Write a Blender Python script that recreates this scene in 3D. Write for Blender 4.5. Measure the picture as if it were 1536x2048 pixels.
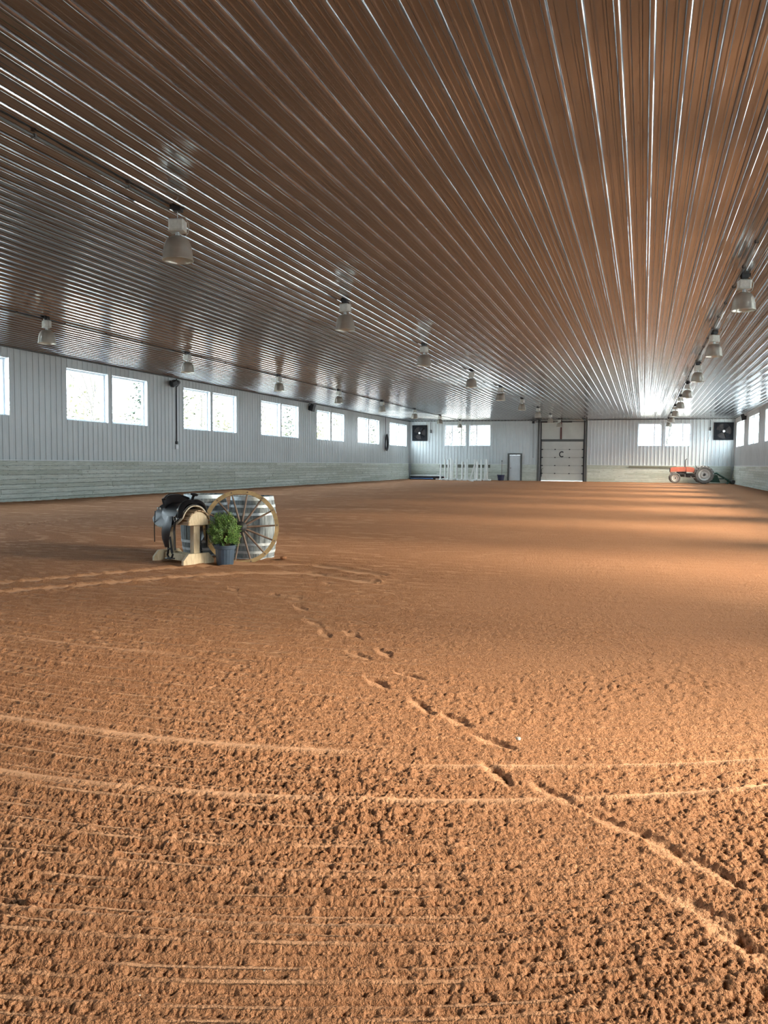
import bpy, math, random
import numpy as np
from mathutils import Vector, Matrix

for o in list(bpy.data.objects):
    bpy.data.objects.remove(o)
scene = bpy.context.scene
PI = math.pi
rnd = random.Random(7)

# ------------------------------------------------------------------ camera
HC = 1.298
XL, XR, YF, YN, CZ = -18.207, 6.226, 62.541, -8.2, 4.718
yaw, pitch, roll, FPX = 0.313604, 0.061139, 0.008271, 1595.61
cam_d = bpy.data.cameras.new('camera')
cam = bpy.data.objects.new('camera', cam_d)
scene.collection.objects.link(cam)
c_, s_ = math.cos(yaw), math.sin(yaw)
fw = Vector((-s_, c_, 0)); rt = Vector((c_, s_, 0)); up = Vector((0, 0, 1))
f2 = fw * math.cos(pitch) - up * math.sin(pitch)
u2 = up * math.cos(pitch) + fw * math.sin(pitch)
r3 = rt * math.cos(roll) + u2 * math.sin(roll)
u3 = u2 * math.cos(roll) - rt * math.sin(roll)
M = Matrix((r3, u3, -f2)).transposed().to_4x4()
M.translation = Vector((0, 0, HC))
cam.matrix_world = M
cam_d.sensor_fit = 'HORIZONTAL'
cam_d.sensor_width = 36
cam_d.lens = FPX / 1536 * 36
cam_d.clip_end = 400
cam_d.clip_start = 0.05
scene.camera = cam

# ------------------------------------------------------------------ light
scene.view_settings.view_transform = 'Standard'
scene.view_settings.look = 'None'
scene.view_settings.gamma = 1
scene.view_settings.use_curve_mapping = False
scene.view_settings.exposure = 0.93
scene.cycles.max_bounces = 8
scene.cycles.diffuse_bounces = 5
scene.cycles.glossy_bounces = 3
scene.cycles.transparent_max_bounces = 12
scene.cycles.transmission_bounces = 3
scene.cycles.sample_clamp_indirect = 8
scene.cycles.use_denoising = True
scene.cycles.caustics_reflective = False
scene.cycles.caustics_refractive = False

SKY = 11.0
SUN = 24.0
w = bpy.data.worlds.new('sky')
scene.world = w
w.use_nodes = True
w.node_tree.nodes['Background'].inputs[0].default_value = (0.80, 0.92, 1.0, 1)
w.node_tree.nodes['Background'].inputs[1].default_value = SKY
sun_d = bpy.data.lights.new('hazy_sun', 'SUN')
sun_d.energy = SUN
sun_d.angle = math.radians(34)
sun_d.color = (1.0, 0.83, 0.62)
sun = bpy.data.objects.new('hazy_sun', sun_d)
scene.collection.objects.link(sun)
e_, a_ = math.radians(28), math.radians(6)
tosun = Vector((math.cos(e_) * math.cos(a_), -math.cos(e_) * math.sin(a_), math.sin(e_)))
sun.rotation_euler = tosun.to_track_quat('Z', 'Y').to_euler()
sun.location = (30, 10, 20)


# ------------------------------------------------------------------ helpers
def link(o):
    scene.collection.objects.link(o)


def tag(o, label=None, cat=None, group=None, kind=None):
    if label: o['label'] = label
    if cat: o['category'] = cat
    if group: o['group'] = group
    if kind: o['kind'] = kind
    return o


def empty(name, loc=(0, 0, 0), rz=0.0, label=None, cat=None, group=None, kind=None):
    o = bpy.data.objects.new(name, None)
    o.empty_display_size = 0.1
    link(o)
    o.location = loc
    o.rotation_euler = (0, 0, rz)
    return tag(o, label, cat, group, kind)


def children(o):
    return [c for c in scene.collection.objects if c.parent is o]


def copy_tree(o, parent=None):
    kids = list(o.children)
    c = o.copy()
    link(c)
    c.parent = parent
    for ch in kids:
        copy_tree(ch, c)
    return c


class MB:
    def __init__(self):
        self.v = []; self.f = []; self.t = []; self.M = Matrix.Identity(4)

    def add(self, vs, fs, tone=0.5):
        n = len(self.v)
        for p in vs:
            self.v.append(tuple(self.M @ Vector(p)))
            self.t.append(tone)
        for f in fs:
            self.f.append(tuple(i + n for i in f))

    def box(self, x0, x1, y0, y1, z0, z1, tone=0.5, bev=0.0):
        if bev <= 0:
            vs = [(x, y, z) for z in (z0, z1) for y in (y0, y1) for x in (x0, x1)]
            fs = [(0, 2, 3, 1), (4, 5, 7, 6), (0, 1, 5, 4), (2, 6, 7, 3), (0, 4, 6, 2), (1, 3, 7, 5)]
            self.add(vs, fs, tone)
            return
        b = min(bev, (x1 - x0) / 2.2, (y1 - y0) / 2.2, (z1 - z0) / 2.2)
        vs = []; idx = {}
        for k, z in enumerate((z0, z1)):
            for j, y in enumerate((y0, y1)):
                for i, x in enumerate((x0, x1)):
                    sx = 1 if i == 0 else -1; sy = 1 if j == 0 else -1; sz = 1 if k == 0 else -1
                    for ax, p in enumerate([(x, y + sy * b, z + sz * b), (x + sx * b, y, z + sz * b), (x + sx * b, y + sy * b, z)]):
                        idx[(i, j, k, ax)] = len(vs); vs.append(p)
        fs = []
        g = lambda i, j, k, a: idx[(i, j, k, a)]
        for i in (0, 1):
            q = [g(i, 0, 0, 0), g(i, 0, 1, 0), g(i, 1, 1, 0), g(i, 1, 0, 0)]; fs.append(q if i == 0 else q[::-1])
            q = [g(0, i, 0, 1), g(1, i, 0, 1), g(1, i, 1, 1), g(0, i, 1, 1)]; fs.append(q if i == 0 else q[::-1])
            q = [g(0, 0, i, 2), g(0, 1, i, 2), g(1, 1, i, 2), g(1, 0, i, 2)]; fs.append(q if i == 0 else q[::-1])
        for a in (0, 1):
            for c in (0, 1):
                fs.append([g(a, c, 0, 0), g(a, c, 1, 0), g(a, c, 1, 1), g(a, c, 0, 1)])
                fs.append([g(a, 0, c, 0), g(a, 1, c, 0), g(a, 1, c, 2), g(a, 0, c, 2)])
                fs.append([g(0, a, c, 1), g(1, a, c, 1), g(1, a, c, 2), g(0, a, c, 2)])
        for i in (0, 1):
            for j in (0, 1):
                for k in (0, 1):
                    fs.append([g(i, j, k, 0), g(i, j, k, 1), g(i, j, k, 2)])
        self.add(vs, fs, tone)

    def lathe(self, prof, n=24, cx=0, cy=0, cz=0, axis='Z', capb=True, capt=True, tone=0.5):
        vs = []; fs = []
        for (r, z) in prof:
            for i in range(n):
                a = 2 * PI * i / n
                p = (r * math.cos(a), r * math.sin(a), z)
                if axis == 'Y': p = (p[0], p[2], p[1])
                if axis == 'X': p = (p[2], p[0], p[1])
                vs.append((p[0] + cx, p[1] + cy, p[2] + cz))
        m = len(prof)
        for k in range(m - 1):
            for i in range(n):
                j = (i + 1) % n
                fs.append((k * n + i, k * n + j, (k + 1) * n + j, (k + 1) * n + i))
        if capb: fs.append(tuple(range(n))[::-1])
        if capt: fs.append(tuple((m - 1) * n + i for i in range(n)))
        self.add(vs, fs, tone)

    def tube(self, pts, r, n=8, tone=0.5, cap=True, squash=1.0):
        pts = [Vector(p) for p in pts]
        rs = r if isinstance(r, (list, tuple)) else [r] * len(pts)
        vs = []; fs = []
        t0 = (pts[1] - pts[0]).normalized()
        ref = Vector((0, 0, 1)) if abs(t0.z) < 0.9 else Vector((1, 0, 0))
        nrm = (ref - t0 * ref.dot(t0)).normalized()
        for k, p in enumerate(pts):
            a = pts[max(0, k - 1)]; b = pts[min(len(pts) - 1, k + 1)]
            t = (b - a).normalized()
            nrm = (nrm - t * nrm.dot(t))
            nrm = nrm.normalized() if nrm.length > 1e-6 else t.orthogonal().normalized()
            bi = t.cross(nrm)
            for i in range(n):
                an = 2 * PI * i / n
                vs.append(p + nrm * (rs[k] * math.cos(an) * squash) + bi * (rs[k] * math.sin(an)))
        for k in range(len(pts) - 1):
            for i in range(n):
                j = (i + 1) % n
                fs.append((k * n + i, k * n + j, (k + 1) * n + j, (k + 1) * n + i))
        if cap:
            fs.append(tuple(range(n))[::-1])
            fs.append(tuple((len(pts) - 1) * n + i for i in range(n)))
        self.add(vs, fs, tone)

    def prism(self, poly, a0, a1, plane='XZ', tone=0.5):
        """extrude a polygon given in a plane along the third axis"""
        def P(p, a):
            if plane == 'XZ': return (p[0], a, p[1])
            if plane == 'YZ': return (a, p[0], p[1])
            return (p[0], p[1], a)
        n = len(poly)
        vs = [P(p, a0) for p in poly] + [P(p, a1) for p in poly]
        fs = [tuple(range(n)), tuple(range(2 * n - 1, n - 1, -1))]
        for i in range(n):
            j = (i + 1) % n
            fs.append((i, i + n, j + n, j))
        self.add(vs, fs, tone)

    def sheet(self, fn, nu, nv, th=0.0, tone=0.5):
        """fn(u,v)->point, u,v in 0..1; closed shell with thickness along the normal"""
        P = [[Vector(fn(i / nu, j / nv)) for j in range(nv + 1)] for i in range(nu + 1)]
        vs = []; fs = []
        N = []
        for i in range(nu + 1):
            for j in range(nv + 1):
                du = P[min(nu, i + 1)][j] - P[max(0, i - 1)][j]
                dv = P[i][min(nv, j + 1)] - P[i][max(0, j - 1)]
                nn = du.cross(dv)
                N.append(nn.normalized() if nn.length > 1e-9 else Vector((0, 0, 1)))
                vs.append(P[i][j])
        W = nv + 1
        for i in range(nu):
            for j in range(nv):
                fs.append((i * W + j, (i + 1) * W + j, (i + 1) * W + j + 1, i * W + j + 1))
        if th:
            n0 = len(vs)
            vs += [v - N[k] * th for k, v in enumerate(list(vs))]
            fs += [tuple(q + n0 for q in f[::-1]) for f in list(fs)]
            ring = [(i, 0) for i in range(nu + 1)] + [(nu, j) for j in range(1, nv + 1)] + \
                   [(i, nv) for i in range(nu - 1, -1, -1)] + [(0, j) for j in range(nv - 1, 0, -1)]
            for k in range(len(ring)):
                a = ring[k]; b = ring[(k + 1) % len(ring)]
                ia = a[0] * W + a[1]; ib = b[0] * W + b[1]
                fs.append((ib, ia, ia + n0, ib + n0))
        self.add(vs, fs, tone)

    def build(self, name, mat, parent=None, smooth=None, tones=False):
        me = bpy.data.meshes.new(name)
        me.from_pydata(self.v, [], self.f)
        me.validate()
        if mat: me.materials.append(mat)
        if tones:
            at = me.attributes.new('tone', 'FLOAT', 'POINT')
            at.data.foreach_set('value', self.t)
        if smooth is not None:
            me.shade_smooth()
            if smooth < 180:
                me.set_sharp_from_angle(angle=math.radians(smooth))
        o = bpy.data.objects.new(name, me)
        link(o)
        if parent is not None: o.parent = parent
        return o


def fix_normals(o):
    import bmesh
    bm = bmesh.new(); bm.from_mesh(o.data)
    bmesh.ops.recalc_face_normals(bm, faces=bm.faces)
    bm.to_mesh(o.data); bm.free()
    return o


# ------------------------------------------------------------------ materials
class NT:
    def __init__(self, name):
        self.m = bpy.data.materials.new(name)
        self.m.use_nodes = True
        self.t = self.m.node_tree
        self.b = self.t.nodes['Principled BSDF']
        self.out = self.t.nodes['Material Output']

    def n(self, typ, **kw):
        nd = self.t.nodes.new(typ)
        for k, v in kw.items():
            if k.startswith('i_'):
                key = k[2:]
                key = int(key) if key.isdigit() else key.replace('_', ' ')
                nd.inputs[key].default_value = v
            else:
                setattr(nd, k, v)
        return nd

    def l(self, a, b):
        self.t.links.new(a, b)

    def coord(self, scale=(1, 1, 1), out='Object'):
        tc = self.n('ShaderNodeTexCoord')
        mp = self.n('ShaderNodeMapping')
        mp.inputs['Scale'].default_value = scale
        self.l(tc.outputs[out], mp.inputs[0])
        return mp.outputs[0]

    def noise(self, vec, scale, detail=4, rough=0.55):
        nd = self.n('ShaderNodeTexNoise')
        nd.inputs['Scale'].default_value = scale
        nd.inputs['Detail'].default_value = detail
        nd.inputs['Roughness'].default_value = rough
        self.l(vec, nd.inputs['Vector'])
        return nd.outputs['Fac']

    def ramp(self, fac, stops):
        nd = self.n('ShaderNodeValToRGB')
        el = nd.color_ramp.elements
        while len(el) < len(stops): el.new(0.5)
        for e, (p, c) in zip(el, stops):
            e.position = p; e.color = (*c, 1) if len(c) == 3 else c
        self.l(fac, nd.inputs[0])
        return nd.outputs[0]

    def bump(self, h, dist=0.01, strength=1.0):
        nd = self.n('ShaderNodeBump')
        nd.inputs['Distance'].default_value = dist
        nd.inputs['Strength'].default_value = strength
        self.l(h, nd.inputs['Height'])
        self.l(nd.outputs[0], self.b.inputs['Normal'])

    def mixc(self, fac, a, b, mode='MIX'):
        nd = self.n('ShaderNodeMix', data_type='RGBA', blend_type=mode)
        for sock, v in ((nd.inputs[0], fac), (nd.inputs[6], a), (nd.inputs[7], b)):
            if hasattr(v, 'is_linked') or isinstance(v, bpy.types.NodeSocket): self.l(v, sock)
            elif isinstance(v, (int, float)): sock.default_value = v
            else: sock.default_value = (*v, 1)
        return nd.outputs[2]

    def base(self, s):
        if isinstance(s, bpy.types.NodeSocket): self.l(s, self.b.inputs['Base Color'])
        else: self.b.inputs['Base Color'].default_value = (*s, 1)


def simple(name, col, rough=0.5, metal=0.0, var=0.12, scale=6, bump=0.0, spec=0.5):
    t = NT(name)
    v = t.coord()
    f = t.noise(v, scale, 5, 0.6)
    a = tuple(max(0, x * (1 - var)) for x in col); b = tuple(min(1, x * (1 + var)) for x in col)
    t.base(t.ramp(f, [(0.3, a), (0.7, b)]))
    t.b.inputs['Roughness'].default_value = rough
    t.b.inputs['Metallic'].default_value = metal
    t.b.inputs['Specular IOR Level'].default_value = spec
    if bump: t.bump(t.noise(v, scale * 6, 3), bump)
    return t.m


def wood(name, c0, c1, grain=(1, 1, 1), scale=6, rough=0.75, knots=False, tones=True):
    t = NT(name)
    v = t.coord(grain)
    f = t.noise(v, scale, 8, 0.65)
    col = t.ramp(f, [(0.28, c0), (0.72, c1)])
    v1 = t.coord()
    g = t.noise(v1, 0.9, 4, 0.6)
    col = t.mixc(0.45, col, t.ramp(g, [(0.3, (0.74, 0.78, 0.70)), (0.7, (1.0, 1.0, 1.0))]), 'MULTIPLY')
    if tones:
        at = t.n('ShaderNodeAttribute', attribute_name='tone')
        col = t.mixc(1.0, col, t.ramp(at.outputs['Fac'], [(0, (0.74, 0.75, 0.71)), (1, (1.0, 1.0, 1.0))]), 'MULTIPLY')
    if knots:
        vo = t.n('ShaderNodeTexVoronoi')
        vo.inputs['Scale'].default_value = 1.0
        t.l(t.coord((3.2, 3.2, 9)), vo.inputs['Vector'])
        k = t.ramp(vo.outputs['Distance'], [(0.06, (0.25, 0.22, 0.18)), (0.16, (1, 1, 1))])
        col = t.mixc(0.8, col, k, 'MULTIPLY')
    t.base(col)
    t.b.inputs['Roughness'].default_value = rough
    t.bump(f, 0.003)
    return t.m


MAT = {}
# ceiling sheet
t = NT('ceiling_steel')
v = t.coord((0.6, 1.6, 1))
n1 = t.noise(v, 0.9, 3, 0.5)
t.base(t.ramp(n1, [(0.3, (0.265, 0.272, 0.290)), (0.7, (0.305, 0.312, 0.330))]))
t.b.inputs['Metallic'].default_value = 0.85
t.b.inputs['Roughness'].default_value = 0.145
n2 = t.noise(t.coord((7.0, 0.7, 1)), 1.6, 2, 0.5)
t.bump(n2, 0.0055)
MAT['ceiling'] = t.m
# wall sheet
t = NT('wall_steel')
n1 = t.noise(t.coord(), 0.5, 4, 0.6)
t.base(t.ramp(n1, [(0.3, (0.52, 0.56, 0.57)), (0.7, (0.62, 0.66, 0.67))]))
t.b.inputs['Roughness'].default_value = 0.33
t.bump(t.noise(t.coord((1, 1, 0.5)), 2.2, 2, 0.4), 0.006)
MAT['wall'] = t.m
MAT['kick'] = wood('weathered_boards', (0.46, 0.50, 0.45), (0.86, 0.90, 0.85), (1.2, 1.2, 16), 2.2, 0.85, knots=True)
MAT['white_trim'] = simple('white_trim_paint', (0.72, 0.75, 0.76), 0.45, var=0.05)
MAT['vinyl'] = simple('white_vinyl', (0.78, 0.81, 0.84), 0.35, var=0.04)
MAT['reveal'] = simple('reveal_paint', (0.70, 0.76, 0.82), 0.5, var=0.05)
MAT['dark_trim'] = simple('grey_door_trim', (0.10, 0.105, 0.10), 0.6)
MAT['door'] = simple('white_door_paint', (0.62, 0.67, 0.70), 0.45, var=0.07, scale=2)
MAT['ohdoor'] = simple('overhead_door_paint', (0.52, 0.53, 0.49), 0.5, var=0.08, scale=1.2)
MAT['iron'] = simple('dark_iron', (0.03, 0.03, 0.033), 0.5, 0.3)
MAT['steel'] = simple('galvanised_steel', (0.45, 0.46, 0.46), 0.4, 0.8)
MAT['black'] = simple('black_plastic', (0.018, 0.02, 0.024), 0.45)
MAT['rust'] = simple('brown_post_paint', (0.10, 0.03, 0.025), 0.6)
MAT['ballast'] = simple('ballast_enamel', (0.62, 0.62, 0.58), 0.4, var=0.12, scale=30)
MAT['cord'] = simple('grey_cord', (0.42, 0.38, 0.33), 0.6)
t = NT('lamp_shade_acrylic')
f = t.noise(t.coord((1, 1, 3)), 6, 4)
t.base(t.ramp(f, [(0.3, (0.74, 0.71, 0.64)), (0.7, (0.84, 0.81, 0.74))]))
t.b.inputs['Roughness'].default_value = 0.28
t.b.inputs['Metallic'].default_value = 0.75
tr = t.n('ShaderNodeBsdfTranslucent'); tr.inputs[0].default_value = (0.75, 0.72, 0.62, 1)
mx = t.n('ShaderNodeMixShader'); mx.inputs[0].default_value = 0.32
t.l(t.b.outputs[0], mx.inputs[1]); t.l(tr.outputs[0], mx.inputs[2]); t.l(mx.outputs[0], t.out.inputs[0])
MAT['shade'] = t.m
# glass
t = NT('window_glass')
tb = t.n('ShaderNodeBsdfTransparent'); tb.inputs[0].default_value = (0.96, 0.98, 0.98, 1)
gb = t.n('ShaderNodeBsdfGlossy'); gb.inputs[1].default_value = 0.04
lw = t.n('ShaderNodeLayerWeight'); lw.inputs[0].default_value = 0.5
pw = t.n('ShaderNodeMath', operation='POWER'); pw.inputs[1].default_value = 4.0
fr = t.n('ShaderNodeMath', operation='MULTIPLY_ADD'); fr.inputs[1].default_value = 0.45; fr.inputs[2].default_value = 0.03
t.l(lw.outputs['Facing'], pw.inputs[0]); t.l(pw.outputs[0], fr.inputs[0])
mx = t.n('ShaderNodeMixShader')
t.l(fr.outputs[0], mx.inputs[0]); t.l(tb.outputs[0], mx.inputs[1]); t.l(gb.outputs[0], mx.inputs[2]); t.l(mx.outputs[0], t.out.inputs[0])
MAT['glass'] = t.m
# footing
t = NT('red_arena_footing')
v = t.coord()
n1 = t.noise(v, 0.35, 4, 0.6)
n2 = t.noise(v, 60, 6, 0.7)
n3 = t.noise(v, 7, 6, 0.7)
col = t.ramp(n2, [(0.30, (0.305, 0.140, 0.070)), (0.70, (0.515, 0.268, 0.145))])
col = t.mixc(0.35, col, t.ramp(n1, [(0.35, (0.80, 0.72, 0.68)), (0.65, (1.0, 1.0, 1.0))]), 'MULTIPLY')
vo = t.n('ShaderNodeTexVoronoi'); vo.inputs['Scale'].default_value = 16
t.l(v, vo.inputs['Vector'])
chip = t.ramp(vo.outputs['Distance'], [(0.035, (1, 1, 1)), (0.05, (0, 0, 0))])
col = t.mixc(chip, col, (0.62, 0.55, 0.46))
t.base(col)
t.b.inputs['Roughness'].default_value = 0.95
t.b.inputs['Specular IOR Level'].default_value = 0.1
ad = t.n('ShaderNodeMath', operation='ADD')
m5 = t.n('ShaderNodeMath', operation='MULTIPLY'); m5.inputs[1].default_value = 0.45
t.l(t.noise(v, 26, 5, 0.75), ad.inputs[0]); t.l(t.noise(v, 110, 3, 0.6), m5.inputs[0]); t.l(m5.outputs[0], ad.inputs[1])
at = t.n('ShaderNodeAttribute', attribute_name='packed_lit')
inv = t.n('ShaderNodeMath', operation='MULTIPLY_ADD'); inv.inputs[1].default_value = -0.85; inv.inputs[2].default_value = 1.0
t.l(at.outputs['Fac'], inv.inputs[0])
mu = t.n('ShaderNodeMath', operation='MULTIPLY'); t.l(inv.outputs[0], mu.inputs[0]); t.l(ad.outputs[0], mu.inputs[1])
t.bump(mu.outputs[0], 0.038, 0.9)
col = t.mixc(at.outputs['Fac'], col, (0.56, 0.315, 0.185))  # paler packed sand; also paints in the light its smooth faces catch
t.base(col)
MAT['sand'] = t.m
MAT['pine'] = wood('pale_pine', (0.50, 0.38, 0.24), (0.78, 0.65, 0.46), (6, 6, 1), 8, 0.7, tones=False)
MAT['slat'] = wood('rack_slat_wood', (0.27, 0.17, 0.10), (0.50, 0.36, 0.22), (1, 8, 8), 8, 0.75, tones=False)
MAT['stave'] = wood('weathered_stave', (0.06, 0.07, 0.085), (0.42, 0.47, 0.51), (7, 7, 1.2), 3.0, 0.8)
MAT['hoop'] = simple('galvanised_hoop', (0.52, 0.57, 0.60), 0.5, 0.25, var=0.3, scale=14)
MAT['rim'] = simple('tan_wheel_rim', (0.36, 0.25, 0.12), 0.6, var=0.3, scale=12)
MAT['spoke'] = simple('brown_spoke_wood', (0.17, 0.115, 0.085), 0.6, var=0.35, scale=14)
MAT['hub'] = simple('black_wheel_hub', (0.02, 0.02, 0.02), 0.5)
MAT['leather'] = simple('black_leather', (0.010, 0.010, 0.012), 0.36, var=0.3, scale=20, bump=0.0008, spec=0.3)
MAT['fender'] = simple('worn_black_leather', (0.022, 0.023, 0.028), 0.38, var=0.35, scale=10, bump=0.0006)
MAT['fleece'] = simple('cream_fleece', (0.55, 0.48, 0.37), 0.95, var=0.2, scale=50, bump=0.004)
MAT['silver'] = simple('silver_metal', (0.75, 0.75, 0.75), 0.25, 1.0)
MAT['pot'] = simple('blue_grey_pot_plastic', (0.055, 0.085, 0.125), 0.42, var=0.2)
MAT['soil'] = simple('dark_potting_soil', (0.03, 0.02, 0.014), 0.95)
t = NT('shrub_leaf')
f = t.noise(t.coord(), 18, 3)
t.base(t.ramp(f, [(0.3, (0.04, 0.12, 0.025)), (0.7, (0.26, 0.42, 0.10))]))
t.b.inputs['Roughness'].default_value = 0.45
MAT['leaf'] = t.m
MAT['stem'] = simple('brown_stem', (0.10, 0.08, 0.04), 0.8)
MAT['tred'] = simple('faded_red_paint', (0.60, 0.17, 0.11), 0.45, var=0.15)
MAT['tyre'] = simple('dusty_tyre', (0.17, 0.16, 0.15), 0.9, var=0.3)
MAT['wheelwhite'] = simple('pale_wheel_paint', (0.62, 0.60, 0.57), 0.5)
MAT['engine'] = simple('dark_engine_iron', (0.06, 0.055, 0.055), 0.7)
MAT['green'] = simple('dark_green_paint', (0.02, 0.07, 0.05), 0.5)
MAT['whitepole'] = simple('white_painted_wood', (0.74, 0.77, 0.76), 0.5, var=0.08)
MAT['tub'] = simple('navy_tub_plastic', (0.02, 0.025, 0.07), 0.5)
MAT['redpole'] = simple('red_pole_paint', (0.45, 0.08, 0.06), 0.5)
MAT['bluepole'] = simple('blue_pole_paint', (0.06, 0.15, 0.35), 0.5)
MAT['grass'] = simple('pale_frosted_gravel', (0.50, 0.50, 0.48), 0.95, var=0.15, scale=0.5)
MAT['bark'] = simple('grey_bark', (0.06, 0.058, 0.055), 0.9)
MAT['needles'] = simple('evergreen_needles', (0.035, 0.05, 0.035), 0.8, var=0.4, scale=1.5)
MAT['ltleaf'] = simple('yellow_green_leaves', (0.07, 0.075, 0.04), 0.8, var=0.3, scale=1.5)


# ------------------------------------------------------------------ noise for the footing
def perlin(x, y, seed):
    rs = np.random.RandomState(seed)
    N = 512
    ang = rs.rand(N, N).astype(np.float32) * 2 * np.pi
    gx = np.cos(ang); gy = np.sin(ang)
    xi = np.floor(x).astype(np.int64); yi = np.floor(y).astype(np.int64)
    xf = (x - xi).astype(np.float32); yf = (y - yi).astype(np.float32)
    u = xf * xf * xf * (xf * (xf * 6 - 15) + 10); v = yf * yf * yf * (yf * (yf * 6 - 15) + 10)
    def g(a, b):
        A = (xi + a) % N; B = (yi + b) % N
        return gx[A, B] * (xf - a) + gy[A, B] * (yf - b)
    n00 = g(0, 0); n10 = g(1, 0); n01 = g(0, 1); n11 = g(1, 1)
    return (n00 * (1 - u) + n10 * u) * (1 - v) + (n01 * (1 - u) + n11 * u) * v


def worley(x, y, cell, seed, dens):
    """rounded lumps of random size scattered on a jittered grid"""
    rs = np.random.RandomState(seed); N = 256
    jx = rs.rand(N, N).astype(np.float32); jy = rs.rand(N, N).astype(np.float32)
    sz = (0.35 + 0.65 * rs.rand(N, N) ** 1.5).astype(np.float32) * (rs.rand(N, N) < dens)
    gx = x / cell; gy = y / cell
    xi = np.floor(gx).astype(np.int64); yi = np.floor(gy).astype(np.int64)
    out = np.zeros(x.shape, np.float32)
    for a in (-1, 0, 1):
        for b in (-1, 0, 1):
            A = (xi + a) % N; B = (yi + b) % N
            r_ = sz[A, B]
            d = np.hypot(gx - (xi + a + jx[A, B]), gy - (yi + b + jy[A, B])) / np.maximum(r_ * 0.85, 1e-3)
            out = np.maximum(out, r_ * np.sqrt(np.clip(1 - d * d, 0, 1)))
    return out


FEET = [(-3.4, 7.045), (-2.896, 6.511), (-2.526, 5.929), (-2.265, 5.559), (-2.06, 5.60), (-1.792, 5.0), (-1.66, 5.13),
        (-1.46, 4.40), (-1.33, 4.62), (-1.106, 4.063), (-0.876, 3.896), (-0.639, 3.647), (-0.558, 3.261), (-0.306, 3.123),
        (-0.046, 2.917), (0.10, 2.80), (0.23, 2.70), (0.179, 2.448), (0.25, 2.33), (0.36, 2.22),
        (-3.9, 7.9), (-3.2, 7.9), (-3.5, 8.5), (-2.9, 8.6), (-2.75, 8.2), (-3.95, 7.2), (-3.1, 6.9), (-4.6, 7.6)]
TR1 = [(-8.2, 4.6), (-6.41, 6.683), (-5.982, 7.407), (-5.49, 8.333), (-4.9, 9.0), (-3.9, 9.25), (-2.9, 8.7)]
TR2 = [(-7.6, 4.2), (-5.973, 6.224), (-5.526, 6.84), (-5.048, 7.563), (-4.45, 8.25), (-3.7, 8.55), (-2.83, 8.15)]


def seg_dist(x, y, P):
    best = np.full(x.shape, 1e9, np.float32)
    for (ax, ay), (bx, by) in zip(P[:-1], P[1:]):
        dx, dy = bx - ax, by - ay
        tt = np.clip(((x - ax) * dx + (y - ay) * dy) / (dx * dx + dy * dy), 0, 1)
        d = np.hypot(x - (ax + tt * dx), y - (ay + tt * dy))
        best = np.minimum(best, d)
    return best


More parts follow.
